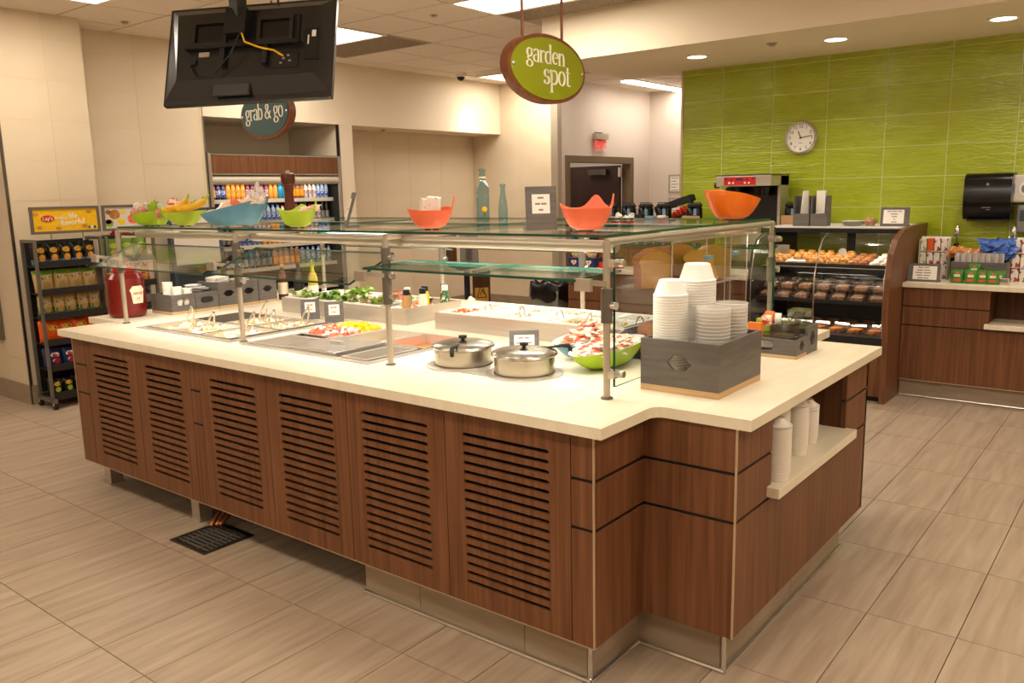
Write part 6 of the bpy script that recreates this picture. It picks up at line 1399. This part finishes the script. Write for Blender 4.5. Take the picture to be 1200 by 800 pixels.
# ================================================================== HANGING TELEVISION
t = thing('television', 'black flat television hung from the ceiling showing its back and cables', 'television', (-3.958, 2.813, 2.352), rot=tuple(math.radians(a) for a in (-19.07, -.8, 28.43))); w, h = .95, .555
MB().bbox(-w/2, w/2, -.012, .025, -h/2, h/2, .006).obj('bezel', 'tv_black', t); MB().box(-w/2+.02, w/2-.02, .025, .027, -h/2+.03, h/2-.02).obj('screen', 'black_gloss', t)
V = []; q = [(-w/2+.012, -h/2+.035, -.012), (w/2-.012, -h/2+.035, -.012), (w/2-.012, h/2-.012, -.012), (-w/2+.012, h/2-.012, -.012), (-w/2+.09, -h/2+.12, -.05), (w/2-.09, -h/2+.12, -.05), (w/2-.07, h/2-.06, -.05), (-w/2+.07, h/2-.06, -.05)]
MB().add([(x, y, z) for x, z, y in q], [(0, 1, 5, 4), (1, 2, 6, 5), (2, 3, 7, 6), (3, 0, 4, 7), (4, 5, 6, 7)]).obj('back_shell', 'tv_black', t)
MB().box(-.32, .30, -.062, -.05, .02, .17).obj('mount_plate', 'tv_panel', t)
for cx in (-.2, .17):
    f = MB()
    for q in ((-.1, .1, -.07, -.052), (-.1, .1, .052, .07), (-.1, -.08, -.052, .052), (.08, .1, -.052, .052)): f.box(cx+q[0], cx+q[1], -.078, -.062, .09+q[2], .09+q[3])
    f.obj('window_frame', 'tv_black', t); MB().box(cx-.08, cx+.08, -.064, -.062, .038, .142).obj('window', 'black_gloss', t)
MB().box(-.33, .31, -.085, -.05, .0, .022).obj('mount_rail', 'tv_panel', t)
for x in (-.12, .12): MB().box(x-.014, x+.014, -.075, -.05, -.1, .0).obj('mount_arm', 'tv_panel', t)
MB().box(-.085, .03, -.13, -.06, .05, .19).obj('mount_head', 'tv_panel', t)
MB().box(.16, .30, -.056, -.05, -.12, -.03).obj('port_panel', 'tv_panel', t)
for k, (x, z) in enumerate(((.19, -.05), (.215, -.075), (.24, -.06), (.25, -.09), (.2, -.1))): MB().box(x, x+.012, -.06, -.056, z, z+.008).obj('port', 'alu', t)
MB().box(.33, .41, -.056, -.05, -.08, .09).obj('side_cover', 'tv_panel', t); MB().box(.37, .392, -.058, -.056, .04, .075).obj('sticker', 'paper', t); MB().box(.348, .355, -.058, -.056, -.0, .05).obj('sticker', 'paper', t)
mat('name_grey', '3b3734', .5); MB().box(-.17, .03, -.045, -.03, -.25, -.19).obj('name_plate', 'name_grey', t)
MB().box(-.26, -.2, -.06, -.05, -.035, -.01).obj('port', 'alu', t)
MB().tube([(.01, -.12, .05), (.03, -.12, .0), (.1, -.09, -.02), (.17, -.07, -.03), (.22, -.062, -.06)], .005, 8).obj('yellow_cable', 'yellow', t, smooth=True)
MB().tube([(-.29, -.05, -.07), (-.3, -.065, -.09), (-.25, -.08, -.16), (-.16, -.08, -.15), (-.06, -.1, -.06), (.0, -.12, .05)], .0045, 8).obj('power_cable', 'black', t, smooth=True); MB().box(-.305, -.275, -.062, -.05, -.075, -.045).obj('plug', 'black', t)
# pole up to the ceiling (vertical in the room)
t2 = thing('ceiling_mount', 'black pole mount joining the television to the ceiling', 'mount', (-3.958, 2.813, 0))
off = Matrix.Rotation(math.radians(28.43), 3, 'Z') @ (Matrix.Rotation(math.radians(-19.07), 3, 'X') @ Vector((-.03, -.1, .17)))
MB().box(off.x-.035, off.x+.035, off.y-.03, off.y+.03, 2.352+off.z-.02, CZ-.02).obj('pole', 'tv_panel', t2); MB().box(off.x-.1, off.x+.1, off.y-.1, off.y+.1, CZ-.02, CZ-.006).obj('ceiling_plate', 'tv_panel', t2)
for s in (-.06, .3): MB().tube([(off.x+s, off.y+.02, CZ-.01), (off.x+s*1.0, off.y+.03, 2.352+off.z+.0)], .006, 8).obj('stay', 'black', t2)
# ================================================================== HANGING OVAL SIGNS
def oval(name, lab, c, rz, a, b_, face, lines, hs, rodx, back=.05, wx=1.0):
    t = thing(name, lab, 'sign', c, rz)
    n = 56
    f = MB().ell('y', (0, 0), a+.022, b_+.02, 0, back, n).obj('wood_rim', 'sign_wood', t, smooth=40)
    MB().ell('y', (0, 0), a, b_, -.006, 0, n).obj('face', face, t, smooth=40)
    for s in (-1, 1): MB().lathe([(.012, 0), (.012, .004), (.008, .007), (.001, .008)], 16).obj('bolt', 'steel_bright', t, smooth=True, loc=(s*(a-.018), -.006, 0), rot=(PI/2, 0, 0))
    for (s, x, z), h in zip(lines, hs):
        m_ = MB()
        for q in serif_text(s, h): m_.prism([(u*wx+x, v+z) for u, v in q], 'y', -.0085, -.006)
        m_.obj('lettering', 'letter', t)
    for x in rodx: MB().cyl((x, back/2, b_*math.sqrt(max(0, 1-(x/a)**2))), (x, back/2, CZ-.006-c[2]), .008, 10).obj('rod', 'copper' if False else 'sign_wood', t, smooth=True)
    return t
oval('hanging_sign', 'oval green garden spot sign hanging from the ceiling in a wooden rim', (-2.667, 3.733, 2.228), PI/2, .325, .155, 'sign_green', [('garden', -.03, .025), ('spot', .07, -.075)], (.064, .074), (-.19, .16), wx=1.32)
oval('hanging_sign', 'oval teal grab and go sign hanging behind the television', (-5.642, 4.101, 2.229), math.radians(-7), .36, .165, 'sign_teal', [('grab & go', 0, -.035)], (.085,), (-.17, .17), wx=1.22)
